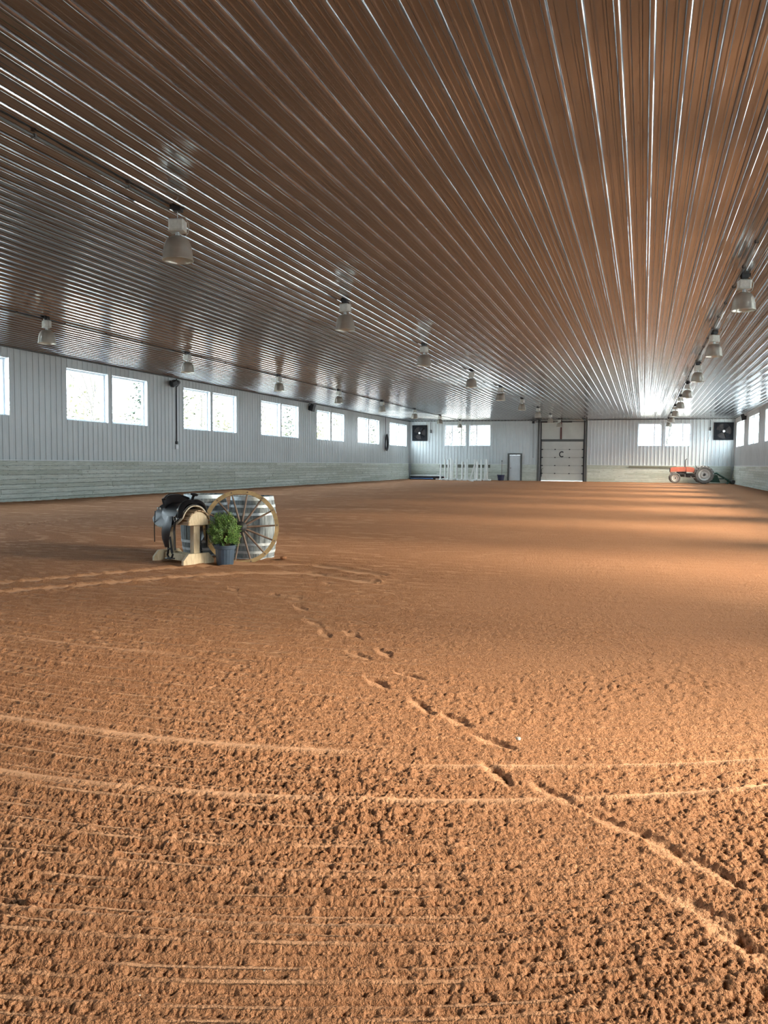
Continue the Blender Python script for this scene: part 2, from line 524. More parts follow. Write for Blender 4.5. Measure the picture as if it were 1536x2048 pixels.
def footing_height(x, y, sp):
    def fade(wl):
        return np.clip((wl / (2.0 * sp)) - 0.25, 0, 1)
    # drag-line coordinate
    s = y.copy()
    for _ in range(6):
        R = 4.7 + 2.0 * np.clip(s - 2.5, 0, 60) ** 1.5
        xm = -2.4 - 0.5 * np.clip(s - 3, 0, 8)
        s = y - np.clip((x - xm), -6, 6) ** 2 / (2 * R)
    s = s + 0.02 * perlin(x * 1.3, y * 1.3, 3)
    big = perlin(x * 0.5, y * 0.5, 1)
    leftness = np.clip(0.62 - 0.22 * (x + 0.3 * y) + 0.6 * big, 0.12, 1.0)
    side = 0.75 + 0.5 * perlin(x * 2.2, y * 2.2, 11)
    smooth = np.zeros_like(x)
    h = np.zeros_like(x)
    # smooth raised arcs where the drag edge passed
    brk = np.clip(0.9 + 1.0 * perlin(x * 3.1, y * 3.1, 51), 0.5, 1)
    for s0, wd, x0, x1, hh, am in ((2.60, 0.030, -6, 6, 0.010, 1), (3.14, 0.035, -6, -1.1, 0.009, 1), (3.03, 0.022, -0.9, 6, 0.008, 0.9), (1.74, 0.014, -6, -0.4, 0.007, 0.8),
                               (4.62, 0.04, -8, -3.0, 0.008, 0.6), (2.22, 0.010, -3, -0.6, 0.004, 0.5), (2.02, 0.010, -3, -0.3, 0.004, 0.5)):
        win = 1 / (1 + np.exp(-(x - x0) * 14)) * 1 / (1 + np.exp((x - x1) * 14))
        g = np.exp(-((s - s0) / wd) ** 2) * win
        h += hh * g
        smooth = np.maximum(smooth, g * am * brk)
    # teeth grooves
    ph = s / 0.052
    gr = np.sin(2 * np.pi * ph)
    gr = np.sign(gr) * np.abs(gr) ** 0.7
    h += 0.0090 * gr * leftness * side * fade(0.052) * (1 - smooth)
    g2 = np.sin(2 * np.pi * s / 0.146 + 1.5 * perlin(x * 0.6, y * 1.1, 53))
    h += 0.0065 * g2 * leftness * fade(0.146) * (1 - smooth)
    crest = np.clip((np.sin(2 * np.pi * ph) + 0.35 * g2 - 0.62) / 0.3, 0, 1) * np.clip(leftness * 1.1 - 0.1, 0, 1) * np.clip(0.55 + 1.6 * perlin(x * 4, y * 9, 52), 0, 1)
    smooth = np.maximum(smooth, 0.9 * crest)
    h += 0.006 * np.sin(2 * np.pi * s / 0.31 + 2 * perlin(x * 0.7, y * 0.7, 9)) * np.clip(leftness, 0.3, 1) * fade(0.3)
    h -= 0.018 * (np.exp(-((s - 1.93) / 0.045) ** 2) + 0.8 * np.exp(-((s - 1.80) / 0.04) ** 2)) * np.clip(0.8 - 0.5 * (x + 1), 0, 1)
    # tyre tracks
    d1 = seg_dist(x, y, TR1); d2 = seg_dist(x, y, TR2)
    tr = np.maximum(np.exp(-(d1 / 0.10) ** 4), np.exp(-(d2 / 0.10) ** 4))
    edge = np.exp(-((np.minimum(d1, d2) - 0.15) / 0.05) ** 2)
    h += 0.016 * edge - 0.010 * tr
    smooth = np.maximum(smooth, tr)
    # foot prints
    D = np.array([0.72, -0.69]); 
    for k, (fx, fy) in enumerate(FEET):
        aa = (k % 3 - 1) * 0.18
        dx, dy = D[0] * math.cos(aa) - D[1] * math.sin(aa), D[0] * math.sin(aa) + D[1] * math.cos(aa)
        m = (np.abs(x - fx) < 0.4) & (np.abs(y - fy) < 0.4)
        if not m.any(): continue
        lx = x[m] - fx; ly = y[m] - fy
        u_ = lx * dx + ly * dy; v_ = -lx * dy + ly * dx
        wob = 0.018 * perlin(x[m] * 14, y[m] * 14, 21)
        hw = 0.035 + 0.005 * np.cos(u_ * 24)
        q = np.sqrt((u_ / 0.135) ** 2 + ((v_ + wob) / hw) ** 2)
        dep = 1 / (1 + np.exp((q - 1.0) * 9))
        rim = np.exp(-((q - 1.45) / 0.28) ** 2)
        sc = (1.0 if k < 13 else 0.78) if k < 20 else 0.6
        h[m] += sc * (-0.0135 * dep * np.clip(0.62 + 1.2 * v_ / 0.05, 0.0, 1.3) + 0.003 * rim)
        smooth[m] = np.maximum(smooth[m], dep * 0.5)
    # tread chevrons of a tractor tyre along the left wall
    for bx, by, ln in ((-11.9, 12.6, 2.2), (-9.6, 16.5, 1.2), (3.9, 33.0, 6.0)):
        u_ = y - by; v_ = x - bx
        win = np.exp(-(u_ / ln) ** 4) * np.exp(-(v_ / 0.22) ** 4)
        h += 0.02 * win * np.sin(2 * np.pi * (u_ + np.abs(v_)) / 0.22) * fade(0.2)
    # clods
    rough = (1 - 0.85 * smooth) * (0.8 + 0.8 * perlin(x * 0.9, y * 0.9, 14))
    c3 = perlin(x * 105, y * 105, 33); c4 = perlin(x * 200, y * 200, 34)
    w1 = worley(x, y, 0.029, 61, 0.4); w2 = worley(x + 0.3, y, 0.0135, 62, 0.8); w3 = worley(x, y + 0.7, 0.0078, 63, 0.9)
    h += rough * (0.011 * w1 * fade(0.029) + 0.0085 * w2 * fade(0.0135) + 0.0045 * w3 * fade(0.0078) + 0.004 * c3 * fade(0.0095) + 0.0015 * c4 * fade(0.005)
                  + 0.006 * perlin(x * 14, y * 14, 35) * fade(0.07)) * (1 - 0.45 * gr * leftness)
    far = 1 - fade(0.06)
    h += far * 0.010 * perlin(x * 0.8, y * 5.5, 41) + far * rough * 0.012 * perlin(x * 3, y * 3, 42)
    # sand banked at the kick boards
    wallx = np.minimum(x - XL, XR - x)
    h += 0.07 * np.exp(-wallx / 0.5) + 0.03 * np.exp(-(YF - y) / 0.5)
    h += 0.012 * perlin(x * 0.4, y * 0.4, 43)
    return h, smooth


def make_floor():
    ys = list(np.arange(YN, 0.9, 0.35))
    y = 1.0
    while y < YF:
        ys.append(y)
        y += 0.0021 * (y / 1.5) ** 1.62
    ys.append(YF)
    ys = np.array(ys)
    nc, ns = 1150, 26
    yy = np.maximum(ys, 1.0)
    a = np.clip(-1.13 * yy - 0.35, XL + 0.5, 0); b = np.clip(0.17 * yy + 0.35, 0, XR - 0.3)
    u = np.linspace(0, 1, nc)
    mid = a[:, None] + (b - a)[:, None] * u[None, :]
    su = (np.linspace(0, 1, ns, endpoint=False)) 
    lft = XL + (a[:, None] - XL) * (su[None, :] ** 0.6)
    ru = 1 - (1 - np.linspace(0, 1, ns + 1)[1:]) ** 1.0
    rgt = b[:, None] + (XR - b[:, None]) * ru[None, :] ** 1.6
    X = np.concatenate([lft, mid, rgt], 1)
    Y = np.repeat(ys[:, None], X.shape[1], 1)
    spx = np.gradient(X, axis=1); spy = np.gradient(Y, axis=0)
    sp = np.maximum(spx, spy * 0.8)
    Z, SM = footing_height(X.ravel(), Y.ravel(), sp.ravel())
    R, Cn = X.shape
    co = np.stack([X.ravel(), Y.ravel(), Z], 1).astype(np.float32)
    i = np.arange(R - 1)[:, None] * Cn + np.arange(Cn - 1)[None, :]
    q = np.stack([i, i + 1, i + Cn + 1, i + Cn], -1).reshape(-1, 4).astype(np.int32)
    me = bpy.data.meshes.new('floor')
    me.vertices.add(len(co)); me.vertices.foreach_set('co', co.ravel())
    me.loops.add(q.size); me.loops.foreach_set('vertex_index', q.ravel())
    me.polygons.add(len(q)); me.polygons.foreach_set('loop_start', np.arange(0, q.size, 4, dtype=np.int32))
    me.update(calc_edges=True)
    me.shade_smooth()
    me.materials.append(MAT['sand'])
    at = me.attributes.new('packed_lit', 'FLOAT', 'POINT')
    at.data.foreach_set('value', SM.astype(np.float32))
    o = bpy.data.objects.new('floor', me)
    link(o)
    o['kind'] = 'structure'


make_floor()

# ------------------------------------------------------------------ shell
SP = 0.2583


def rib_profile(s0, s1, off, extra=()):
    """list of (s, height) along the sheet between s0 and s1; major rib + two beads per pitch"""
    pts = []
    k = math.floor((s0 - off) / SP) - 1
    while off + k * SP < s1 + SP:
        c = off + k * SP
        for d, h in ((-0.034, 0), (-0.029, 0.0015), (-0.024, 0.017), (-0.015, 0.0250), (-0.007, 0.0272), (0.007, 0.0272), (0.015, 0.0250), (0.024, 0.017), (0.029, 0.0015), (0.034, 0),
                     (0.070, 0), (0.078, 0.004), (0.094, 0.004), (0.102, 0), (0.156, 0), (0.164, 0.004), (0.180, 0.004), (0.188, 0)):
            if s0 < c + d < s1: pts.append((c + d, h))
        k += 1
    pts.sort()

    def ev(s):
        for (a, ha), (b, hb) in zip(pts[:-1], pts[1:]):
            if a <= s <= b: return ha + (hb - ha) * (s - a) / (b - a)
        return 0
    add = [(e, ev(e)) for e in extra] + [(s0, 0), (s1, 0)]
    return sorted(pts + add)


def ceiling():
    mb = MB()
    pr = rib_profile(XL, XR, -0.025)
    ends = [YN, -4.0, 4.45, 9.46, 14.5, 23.2, 31.9, 40.6, 49.3, 57.9, YF]
    for k, (a, b) in enumerate(zip(ends[:-1], ends[1:])):
        vs = []
        za, zb = CZ, CZ - 0.003
        for s, h in pr:
            vs.append((s, a, za - h)); vs.append((s, b + (0.05 if b < YF else 0), zb - h))
        fs = [(2 * i, 2 * i + 1, 2 * i + 3, 2 * i + 2) for i in range(len(pr) - 1)]
        mb.add(vs, fs)
    return tag(mb.build('ceiling', MAT['ceiling'], smooth=24), kind='structure')


ceiling()

BAY = 7.07
WZ0, WZ1 = 2.65, 4.36
BAYS = [22.02 + BAY * k for k in range(-4, 6)]
side_holes = []
for b in BAYS:
    side_holes += [(b, b + 2.16), (b + 2.36, b + 4.52)]
far_holes = [(-15.2, -13.5), (-13.22, -11.53), (-0.45, 1.22), (1.45, 3.22)]


def ribbed_wall(name, mapf, s0, s1, z0, z1, holes, hz0, hz1, off, mat, extra_holes=()):
    """mapf(s, h, z) -> world point"""
    mb = MB()
    ex = [e for h in holes for e in h] + [e for h in extra_holes for e in h[:2]]
    pr = rib_profile(s0, s1, off, ex)
    for (a, ha), (b, hb) in zip(pr[:-1], pr[1:]):
        if b - a < 1e-6: continue
        m = (a + b) / 2
        spans = [(z0, z1)]
        for h in holes:
            if h[0] < m < h[1]: spans = [(z0, hz0), (hz1, z1)]
        for h in extra_holes:
            if h[0] < m < h[1]: spans = [(h[3], z1)] if h[3] < z1 else []
        for (p, q) in spans:
            mb.add([mapf(a, ha, p), mapf(b, hb, p), mapf(b, hb, q), mapf(a, ha, q)], [(0, 1, 2, 3)])
    return tag(mb.build(name, mat), kind='structure')


KZ = 1.285
ribbed_wall('wall_left', lambda s, h, z: (XL + h, s, z), YN, YF, 0.0, CZ, side_holes, WZ0, WZ1, 0.1, MAT['wall'])
ribbed_wall('wall_right', lambda s, h, z: (XR - h, s, z), YN, YF, 0.0, CZ, side_holes, WZ0, WZ1, 0.1, MAT['wall'])
DOORX = (-10.0, -9.14); OHX = (-7.55, -4.37)
ribbed_wall('wall_far', lambda s, h, z: (s, YF - h, z), XL, XR, 0.0, CZ, far_holes, 2.72, 4.39, 0.03, MAT['wall'],
            extra_holes=((DOORX[0], DOORX[1], 0, 2.02), (OHX[0], OHX[1], 0, CZ)))
ribbed_wall('wall_near', lambda s, h, z: (s, YN + h, z), XL, XR, 0.0, CZ, [], 0, 0, 0.03, MAT['wall'])


# kick boards
def kick(name, L, frame, slant, skip=()):
    """frame(s, d, z): s along the wall, d out of the wall"""
    mb = MB()
    r = random.Random(name)
    rows = 9; bh = KZ / rows
    for k in range(rows):
        z0 = k * bh; z1 = z0 + bh - 0.012
        s = L[0] - r.random() * 2
        while s < L[1]:
            ln = r.choice((2.4, 3.6, 4.2, 4.8))
            a = max(s + 0.004, L[0]); b = min(s + ln - 0.004, L[1])
            s += ln
            if b - a < 0.02: continue
            parts = [(a, b)]
            for (p, q) in skip:
                new = []
                for (x, y) in parts:
                    if y <= p or x >= q: new.append((x, y)); continue
                    if x < p: new.append((x, p))
                    if y > q: new.append((q, y))
                parts = new
            j = r.uniform(0, 0.008); tone = r.random()
            for (x, y) in parts:
                if y - x < 0.02: continue
                d0 = slant * (1 - z0 / KZ) + 0.045 + j; d1 = slant * (1 - z1 / KZ) + 0.045 + j
                q = [frame(x, d0 - 0.035, z0), frame(y, d0 - 0.035, z0), frame(x, d0, z0), frame(y, d0, z0),
                     frame(x, d1 - 0.035, z1), frame(y, d1 - 0.035, z1), frame(x, d1, z1), frame(y, d1, z1)]
                mb.add(q, [(0, 2, 3, 1), (4, 5, 7, 6), (0, 1, 5, 4), (2, 6, 7, 3), (0, 4, 6, 2), (1, 3, 7, 5)], tone)
    return tag(fix_normals(mb.build(name, MAT['kick'], tones=True)), kind='structure')


kick('baseboard_left', (YN, YF - 0.35), lambda s, d, z: (XL + d, s, z), 0.16)
kick('baseboard_right', (YN, YF - 0.02), lambda s, d, z: (XR - d, s, z), 0.16)
kick('baseboard_far', (XL + 0.25, XR - 0.25), lambda s, d, z: (s, YF - d, z), 0.0,
     skip=((DOORX[0] - 0.14, DOORX[1] + 0.14), (OHX[0] - 0.32, OHX[1] + 0.28)))
n_trim = [0]


def trim(x0, x1, y0, y1, z0, z1, mat):
    n_trim[0] += 1
    mb = MB(); mb.box(x0, x1, y0, y1, z0, z1)
    return tag(mb.build('trim_%d' % n_trim[0], mat), kind='structure')


trim(XL, XL + 0.07, YN, YF - 0.02, KZ - 0.004, KZ + 0.028, MAT['white_trim'])
trim(XR - 0.07, XR, YN, YF - 0.02, KZ - 0.004, KZ + 0.028, MAT['white_trim'])
trim(XL + 0.08, DOORX[0] - 0.15, YF - 0.06, YF, KZ - 0.004, KZ + 0.028, MAT['white_trim'])
trim(OHX[1] + 0.30, XR - 0.08, YF - 0.06, YF, KZ - 0.004, KZ + 0.028, MAT['white_trim'])
trim(XL, XL + 0.05, YN, YF, CZ - 0.055, CZ - 0.02, MAT['dark_trim'])
trim(XL + 0.06, OHX[0] - 0.34, YF - 0.05, YF, CZ - 0.055, CZ - 0.02, MAT['dark_trim'])
trim(OHX[1] + 0.30, XR, YF - 0.05, YF, CZ - 0.055, CZ - 0.02, MAT['dark_trim'])
trim(XR - 0.05, XR, YN, YF - 0.06, CZ - 0.055, CZ - 0.02, MAT['white_trim'])
trim(XL, XL + 0.06, YF - 0.06, YF, KZ + 0.03, CZ - 0.06, MAT['white_trim'])
trim(XR - 0.06, XR, YF - 0.06, YF, KZ + 0.03, CZ - 0.06, MAT['white_trim'])


# ------------------------------------------------------------------ windows
def window_obj(n, openings, z0, z1, mp, slider, label_side):
    """openings list of (s0,s1); mp(s,d,z): d = depth outwards"""
    root = empty('window_%d' % n, mp((openings[0][0] + openings[-1][1]) / 2, 0, z0), kind='structure')
    inv = Vector(root.location)

    def P(s, d, z):
        return Vector(mp(s, d, z)) - inv

    def bx(mb, s0, s1, d0, d1, a, b):
        p = P(s0, d0, a); q = P(s1, d1, b)
        mb.box(min(p.x, q.x), max(p.x, q.x), min(p.y, q.y), max(p.y, q.y), min(p.z, q.z), max(p.z, q.z))
    for (s0, s1) in openings:
        rv = MB(); D = 0.22
        bx(rv, s0 - 0.02, s0 + 0.004, -0.002, D, z0 - 0.02, z1 + 0.02)
        bx(rv, s1 - 0.004, s1 + 0.02, -0.002, D, z0 - 0.02, z1 + 0.02)
        bx(rv, s0, s1, -0.002, D, z0 - 0.02, z0 + 0.004)
        bx(rv, s0, s1, -0.002, D, z1 - 0.004, z1 + 0.02)
        rv.build('reveal', MAT['reveal'], root)
        fr = MB(); w_ = 0.065
        bx(fr, s0 + 0.004, s0 + w_, D - 0.07, D, z0 + 0.004, z1 - 0.004)
        bx(fr, s1 - w_, s1 - 0.004, D - 0.07, D, z0 + 0.004, z1 - 0.004)
        bx(fr, s0 + w_, s1 - w_, D - 0.07, D, z0 + 0.004, z0 + w_)
        bx(fr, s0 + w_, s1 - w_, D - 0.07, D, z1 - w_, z1 - 0.004)
        if slider:
            ms = s0 + (s1 - s0) * slider
            bx(fr, ms - 0.045, ms + 0.045, D - 0.09, D, z0 + w_, z1 - w_)
            if slider > 0.5:
                zm = (z0 + z1) / 2
                bx(fr, ms + 0.045, s1 - w_, D - 0.06, D, zm - 0.03, zm + 0.03)
        fr.build('window_frame', MAT['vinyl'], root)
        g = MB()
        bx(g, s0 + w_, s1 - w_, D - 0.034, D - 0.03, z0 + w_, z1 - w_)
        g.build('pane', MAT['glass'], root)
        # daylight portal in the opening
        ld = bpy.data.lights.new('window_portal', 'AREA')
        ld.shape = 'RECTANGLE'; ld.cycles.is_portal = True
        ld.size = s1 - s0; ld.size_y = z1 - z0
        lo = bpy.data.objects.new('window_portal', ld); link(lo)
        c = Vector(mp((s0 + s1) / 2, D + 0.05, (z0 + z1) / 2)); inn = (Vector(mp(0, 0, 0)) - Vector(mp(0, 1, 0)))
        lo.location = c
        zax = -inn; yax = Vector((0, 0, 1)); xax = yax.cross(zax)
        mm = Matrix((xax, yax, zax)).transposed().to_4x4(); mm.translation = c
        lo.matrix_world = mm
    return root


wn = 1
for b in BAYS:
    window_obj(wn, [(b, b + 2.16), (b + 2.36, b + 4.52)], WZ0, WZ1, lambda s, d, z: (XL - d, s, z), 0, 'left'); wn += 1
for b in BAYS:
    window_obj(wn, [(b, b + 2.16), (b + 2.36, b + 4.52)], WZ0, WZ1, lambda s, d, z: (XR + d, s, z), 0, 'right'); wn += 1
window_obj(wn, [far_holes[0], far_holes[1]], 2.72, 4.39, lambda s, d, z: (s, YF + d, z), 0.33, 'far'); wn += 1
window_obj(wn, [far_holes[2], far_holes[3]], 2.72, 4.39, lambda s, d, z: (s, YF + d, z), 0.69, 'far'); wn += 1

# ------------------------------------------------------------------ doors
d1 = empty('door_1', (DOORX[0], YF, 0), kind='structure')
mb = MB(); W = DOORX[1] - DOORX[0]
mb.box(0.003, W - 0.003, -0.03, 0.02, 0.0, 2.017, bev=0.003)
mb.build('door_leaf', MAT['door'], d1)
mb = MB()
mb.box(-0.13, 0, -0.075, 0.05, 0, 2.15); mb.box(W, W + 0.13, -0.075, 0.05, 0, 2.15); mb.box(0, W, -0.075, 0.05, 2.02, 2.15)
mb.build('door_frame', MAT['dark_trim'], d1)
mb = MB(); mb.lathe([(0.03, 0), (0.03, 0.012), (0.012, 0.02), (0.012, 0.05)], 12, 0.09, -0.08, 1.0, 'Y'); mb.box(0.08, 0.19, -0.095, -0.08, 0.99, 1.01)
mb.build('door_handle', MAT['iron'], d1)

W = OHX[1] - OHX[0]; OHH = 3.07
d2 = empty('door_2', (OHX[0], YF, 0), kind='structure')
ph = OHH / 5
for k in range(5):
    mb = MB(); mb.box(0.03, W - 0.03, 0.02, 0.07, k * ph + 0.004 + (0.02 if k == 0 else 0), (k + 1) * ph - 0.006, bev=0.006)
    pn = mb.build('door_panel', MAT['ohdoor'], d2)
mb = MB(); mb.box(0.001, W - 0.001, 0.071, 0.11, 0.0, OHH + 0.02); mb.build('light_block_sheet', MAT['black'], d2)  # added black sheet, stops daylight leaking through the panel gaps
for k in range(1, 5):
    for fx in (0.33, 0.67):
        x = W * fx
        h = MB(); h.box(x - 0.05, x + 0.05, -0.005, 0.022, k * ph - 0.035, k * ph + 0.035, bev=0.005); h.build('hinge', MAT['iron'], d2)
    for sx in (0.07, W - 0.07):
        h = MB(); h.box(sx - 0.06, sx + 0.06, -0.01, 0.022, k * ph - 0.04, k * ph + 0.04, bev=0.005)
        h.lathe([(0.03, 0), (0.03, 0.04)], 10, (sx - 0.09 if sx < 1 else sx + 0.05), -0.02, k * ph, 'X'); h.build('roller', MAT['iron'], d2)
# letter C
mb = MB(); R_, rr = 0.19, 0.042
pts = []
n = 26
outer = []; inner = []
for i in range(n + 1):
    a = math.radians(48 + (312 - 48) * i / n)
    outer.append((1.56 + 1.05 * (R_ + rr) * math.cos(a) * 0.86, 2.09 + (R_ + rr) * math.sin(a)))
    inner.append((1.56 + 1.05 * (R_ - rr) * math.cos(a) * 0.86, 2.09 + (R_ - rr) * math.sin(a)))
for i in range(n):
    mb.prism([outer[i], outer[i + 1], inner[i + 1], inner[i]], 0.012, 0.0195, 'XZ')
fix_normals(mb.build('letter_c', MAT['black'], d2))
mb = MB(); mb.box(0.0, 0.02, 0, 0, 0, 0)
sl = MB(); sl.tube([(0.06, -0.02, 0.35), (0.06, -0.03, 0.95), (0.10, -0.03, 0.99), (0.16, -0.02, 0.97)], 0.018, 8); sl.build('door_handle', MAT['iron'], d2)
sl = MB(); sl.tube([(0.30, -0.02, 0.42), (0.38, -0.03, 0.30), (0.42, -0.02, 0.10)], 0.01, 6); sl.build('pull_rope', MAT['cord'], d2)
# jambs / tracks / header
trim(OHX[0] - 0.28, OHX[0] - 0.14, YF - 0.09, YF, 0, CZ - 0.02, MAT['dark_trim'])
trim(OHX[0] - 0.14, OHX[0], YF - 0.06, YF + 0.10, 0, CZ - 0.02, MAT['white_trim'])
trim(OHX[1], OHX[1] + 0.12, YF - 0.06, YF + 0.10, 0, CZ - 0.02, MAT['white_trim'])
trim(OHX[1] + 0.12, OHX[1] + 0.24, YF - 0.09, YF, 0, CZ - 0.02, MAT['dark_trim'])
trim(OHX[0] + 0.001, OHX[1] - 0.001, YF - 0.03, YF + 0.10, OHH + 0.0, OHH + 0.17, MAT['dark_trim'])
tr_ = empty('door_track', (OHX[0], YF - 0.1, 0), label='black steel lift tracks rising beside the big overhead door', cat='door track')
for sx in (-0.04, W + 0.04):
    mb = MB(); mb.box(sx - 0.025, sx + 0.025, -0.01, 0.03, 0.02, CZ - 0.12); mb.box(sx - 0.045, sx + 0.045, 0.025, 0.035, 0.02, CZ - 0.12)
    mb.tube([(sx, 0, CZ - 0.15), (sx, -0.12, CZ - 0.09), (sx, -0.3, CZ - 0.06), (sx, -2.6, CZ - 0.06)], 0.028, 6)
    mb.build('rail', MAT['iron'], tr_)
for sx in (-0.42, ):
    mb = MB(); mb.tube([(-0.45, -0.06, CZ - 0.16), (W + 0.15, -0.06, CZ - 0.16)], 0.02, 10)
    mb.build('torsion_shaft', MAT['iron'], tr_)
    for x0 in (-0.1, 1.25):
        mb = MB(); mb.lathe([(0.045, 0), (0.05, 0.02), (0.05, 0.9), (0.045, 0.92)], 14, x0 + 0.12, -0.06, CZ - 0.16, 'X'); mb.build('spring', MAT['iron'], tr_)
for sx in (-0.07, W + 0.03):
    mb = MB(); mb.lathe([(0.09, 0), (0.09, 0.05)], 16, sx, -0.06, CZ - 0.16, 'X'); mb.build('cable_drum', MAT['iron'], tr_)
# panel above the door
mb = MB()
mb.box(OHX[0], OHX[1], YF - 0.01, YF + 0.06, OHH + 0.17, CZ + 0.1)
tag(mb.build('wall_over_door', MAT['ohdoor']), kind='structure')
trim(-6.13, -6.02, YF - 0.08, YF - 0.011, OHH + 0.17, CZ - 0.03, MAT['rust'])
# chain hoist
mb = MB()
for dx in (-0.03, 0.03):
    mb.tube([(-8.15 + dx, YF - 0.12, 1.86), (-8.17 + dx, YF - 0.12, CZ - 0.2)], 0.008, 6)
mb.tube([(-8.18, YF - 0.12, 1.88), (-8.17, YF - 0.12, 1.82), (-8.13, YF - 0.12, 1.82), (-8.12, YF - 0.12, 1.88)], 0.012, 6)
mb.box(-8.27, -8.1, YF - 0.2, YF - 0.02, CZ - 0.26, CZ - 0.08)
tag(mb.build('hoist_chain', MAT['iron']), 'looped hoist chain hanging left of the big overhead door', 'chain')


# ------------------------------------------------------------------ pendant lamps
def make_lamp():
    root = empty('pendant_lamp')
    mb = MB(); mb.box(-0.06, 0.06, -0.06, 0.06, -0.055, 0.02, bev=0.006); mb.box(-0.10, 0.10, -0.02, 0.02, -0.02, 0.02)
    mb.build('junction_box', MAT['black'], root)
    mb = MB(); mb.tube([(0, 0, 0.03), (0, 0, -0.06), (0.012, 0, -0.068), (0.0, 0, -0.078), (-0.012, 0, -0.068), (0, 0, -0.058)], 0.005, 6)
    mb.build('hook', MAT['steel'], root)
    mb = MB(); mb.box(-0.105, 0.105, -0.085, 0.085, -0.235, -0.075, bev=0.018); 
    for x in (-0.07, -0.045, 0.045, 0.07): mb.box(x - 0.004, x + 0.004, -0.089, -0.083, -0.22, -0.11)
    mb.box(-0.11, 0.11, -0.09, 0.09, -0.240, -0.230, bev=0.004)
    mb.build('ballast_box', MAT['ballast'], root)
    mb = MB(); mb.lathe([(0.034, -0.31), (0.034, -0.27), (0.026, -0.265), (0.026, -0.235)], 16); mb.lathe([(0.05, -0.318), (0.05, -0.300)], 16)
    mb.build('neck', MAT['steel'], root, smooth=40)
    prof = [(0.045, -0.296), (0.09, -0.304), (0.125, -0.324), (0.152, -0.355), (0.172, -0.396), (0.185, -0.45), (0.193, -0.51), (0.200, -0.585), (0.210, -0.607), (0.210, -0.617)]
    inn = [(r - 0.006, z - 0.004) for r, z in prof[::-1][1:]]
    mb = MB(); mb.lathe(prof + [(0.202, -0.617)] + inn, 40, capb=False, capt=False)
    fix_normals(mb.build('shade', MAT['shade'], root, smooth=60))
    mb = MB(); mb.tube([(0.055, 0, -0.03), (0.10, 0, -0.045), (0.145, 0, -0.12), (0.155, 0, -0.19), (0.14, 0, -0.26), (0.105, 0, -0.29), (0.06, 0, -0.275), (0.02, 0, -0.25)], 0.006, 8)
    mb.build('power_cord', MAT['cord'], root, smooth=60)
    return root


lamp0 = make_lamp()
ORD = ['nearest', 'second', 'third', 'fourth', 'fifth', 'sixth', 'seventh', 'eighth', 'farthest']
rows = [('middle', -6.05, [9.55, 15.9, 22.25, 28.85, 35.1, 41.6, 48.2, 54.8, 60.8]),
        ('left', -13.65, [15.85, 22.05, 28.65, 35.1, 41.6, 48.1, 54.6, 61.0]),
        ('right', 1.63, [15.8, 22.2, 28.7, 35.3, 41.8, 48.3, 54.9, 61.0])]
first = True
for rn, x, yl in rows:
    for i, y in enumerate(yl):
        if first:
            L = lamp0; first = False
        else:
            L = copy_tree(lamp0)
        L.location = (x, y, CZ - 0.015)
        L.rotation_euler = (0, 0, rnd.uniform(-0.6, 0.6) if not (rn == 'middle' and i == 0) else 0.25)
        w1 = ORD[i] if i < len(yl) - 1 else 'farthest'
        L['label'] = {'middle': 'dome pendant lamp, %s from the camera in the middle ceiling row',
                      'left': 'dome pendant lamp, %s from the camera in the row by the left wall',
                      'right': 'dome pendant lamp, %s from the camera in the right ceiling row'}[rn] % w1
        if w1 in ('nearest', 'farthest'):
            L['label'] = L['label'].replace(' from the camera', '')
        L['category'] = 'lamp'
        L['group'] = 'dome pendant lamps hanging in three rows'
# nearest lamp hangs a little lower
for ch in lamp0.children:
    if ch.name.split('.')[0] != 'junction_box': ch.location.z = -0.085


def conduit(x, y0, y1, label):
    mb = MB(); mb.tube([(x, y0, CZ - 0.04), (x, y1, CZ - 0.04)], 0.016, 8)
    y = y0 + 0.5
    while y < y1:
        mb.box(x - 0.03, x + 0.03, y - 0.012, y + 0.012, CZ - 0.06, CZ - 0.018); y += 1.6
    return tag(mb.build('ceiling_conduit', MAT['black']), label, 'conduit')


conduit(-13.75, YN + 0.3, 61.0, 'black conduit running along the lamps by the left wall')
conduit(1.53, YN + 0.3, 61.0, 'black conduit running along the right row of lamps')
o = conduit(-6.15, YN + 0.3, 9.5, 'grey conduit ending at the nearest middle lamp')
o.data.materials[0] = simple('grey_conduit', (0.10, 0.11, 0.11), 0.5)


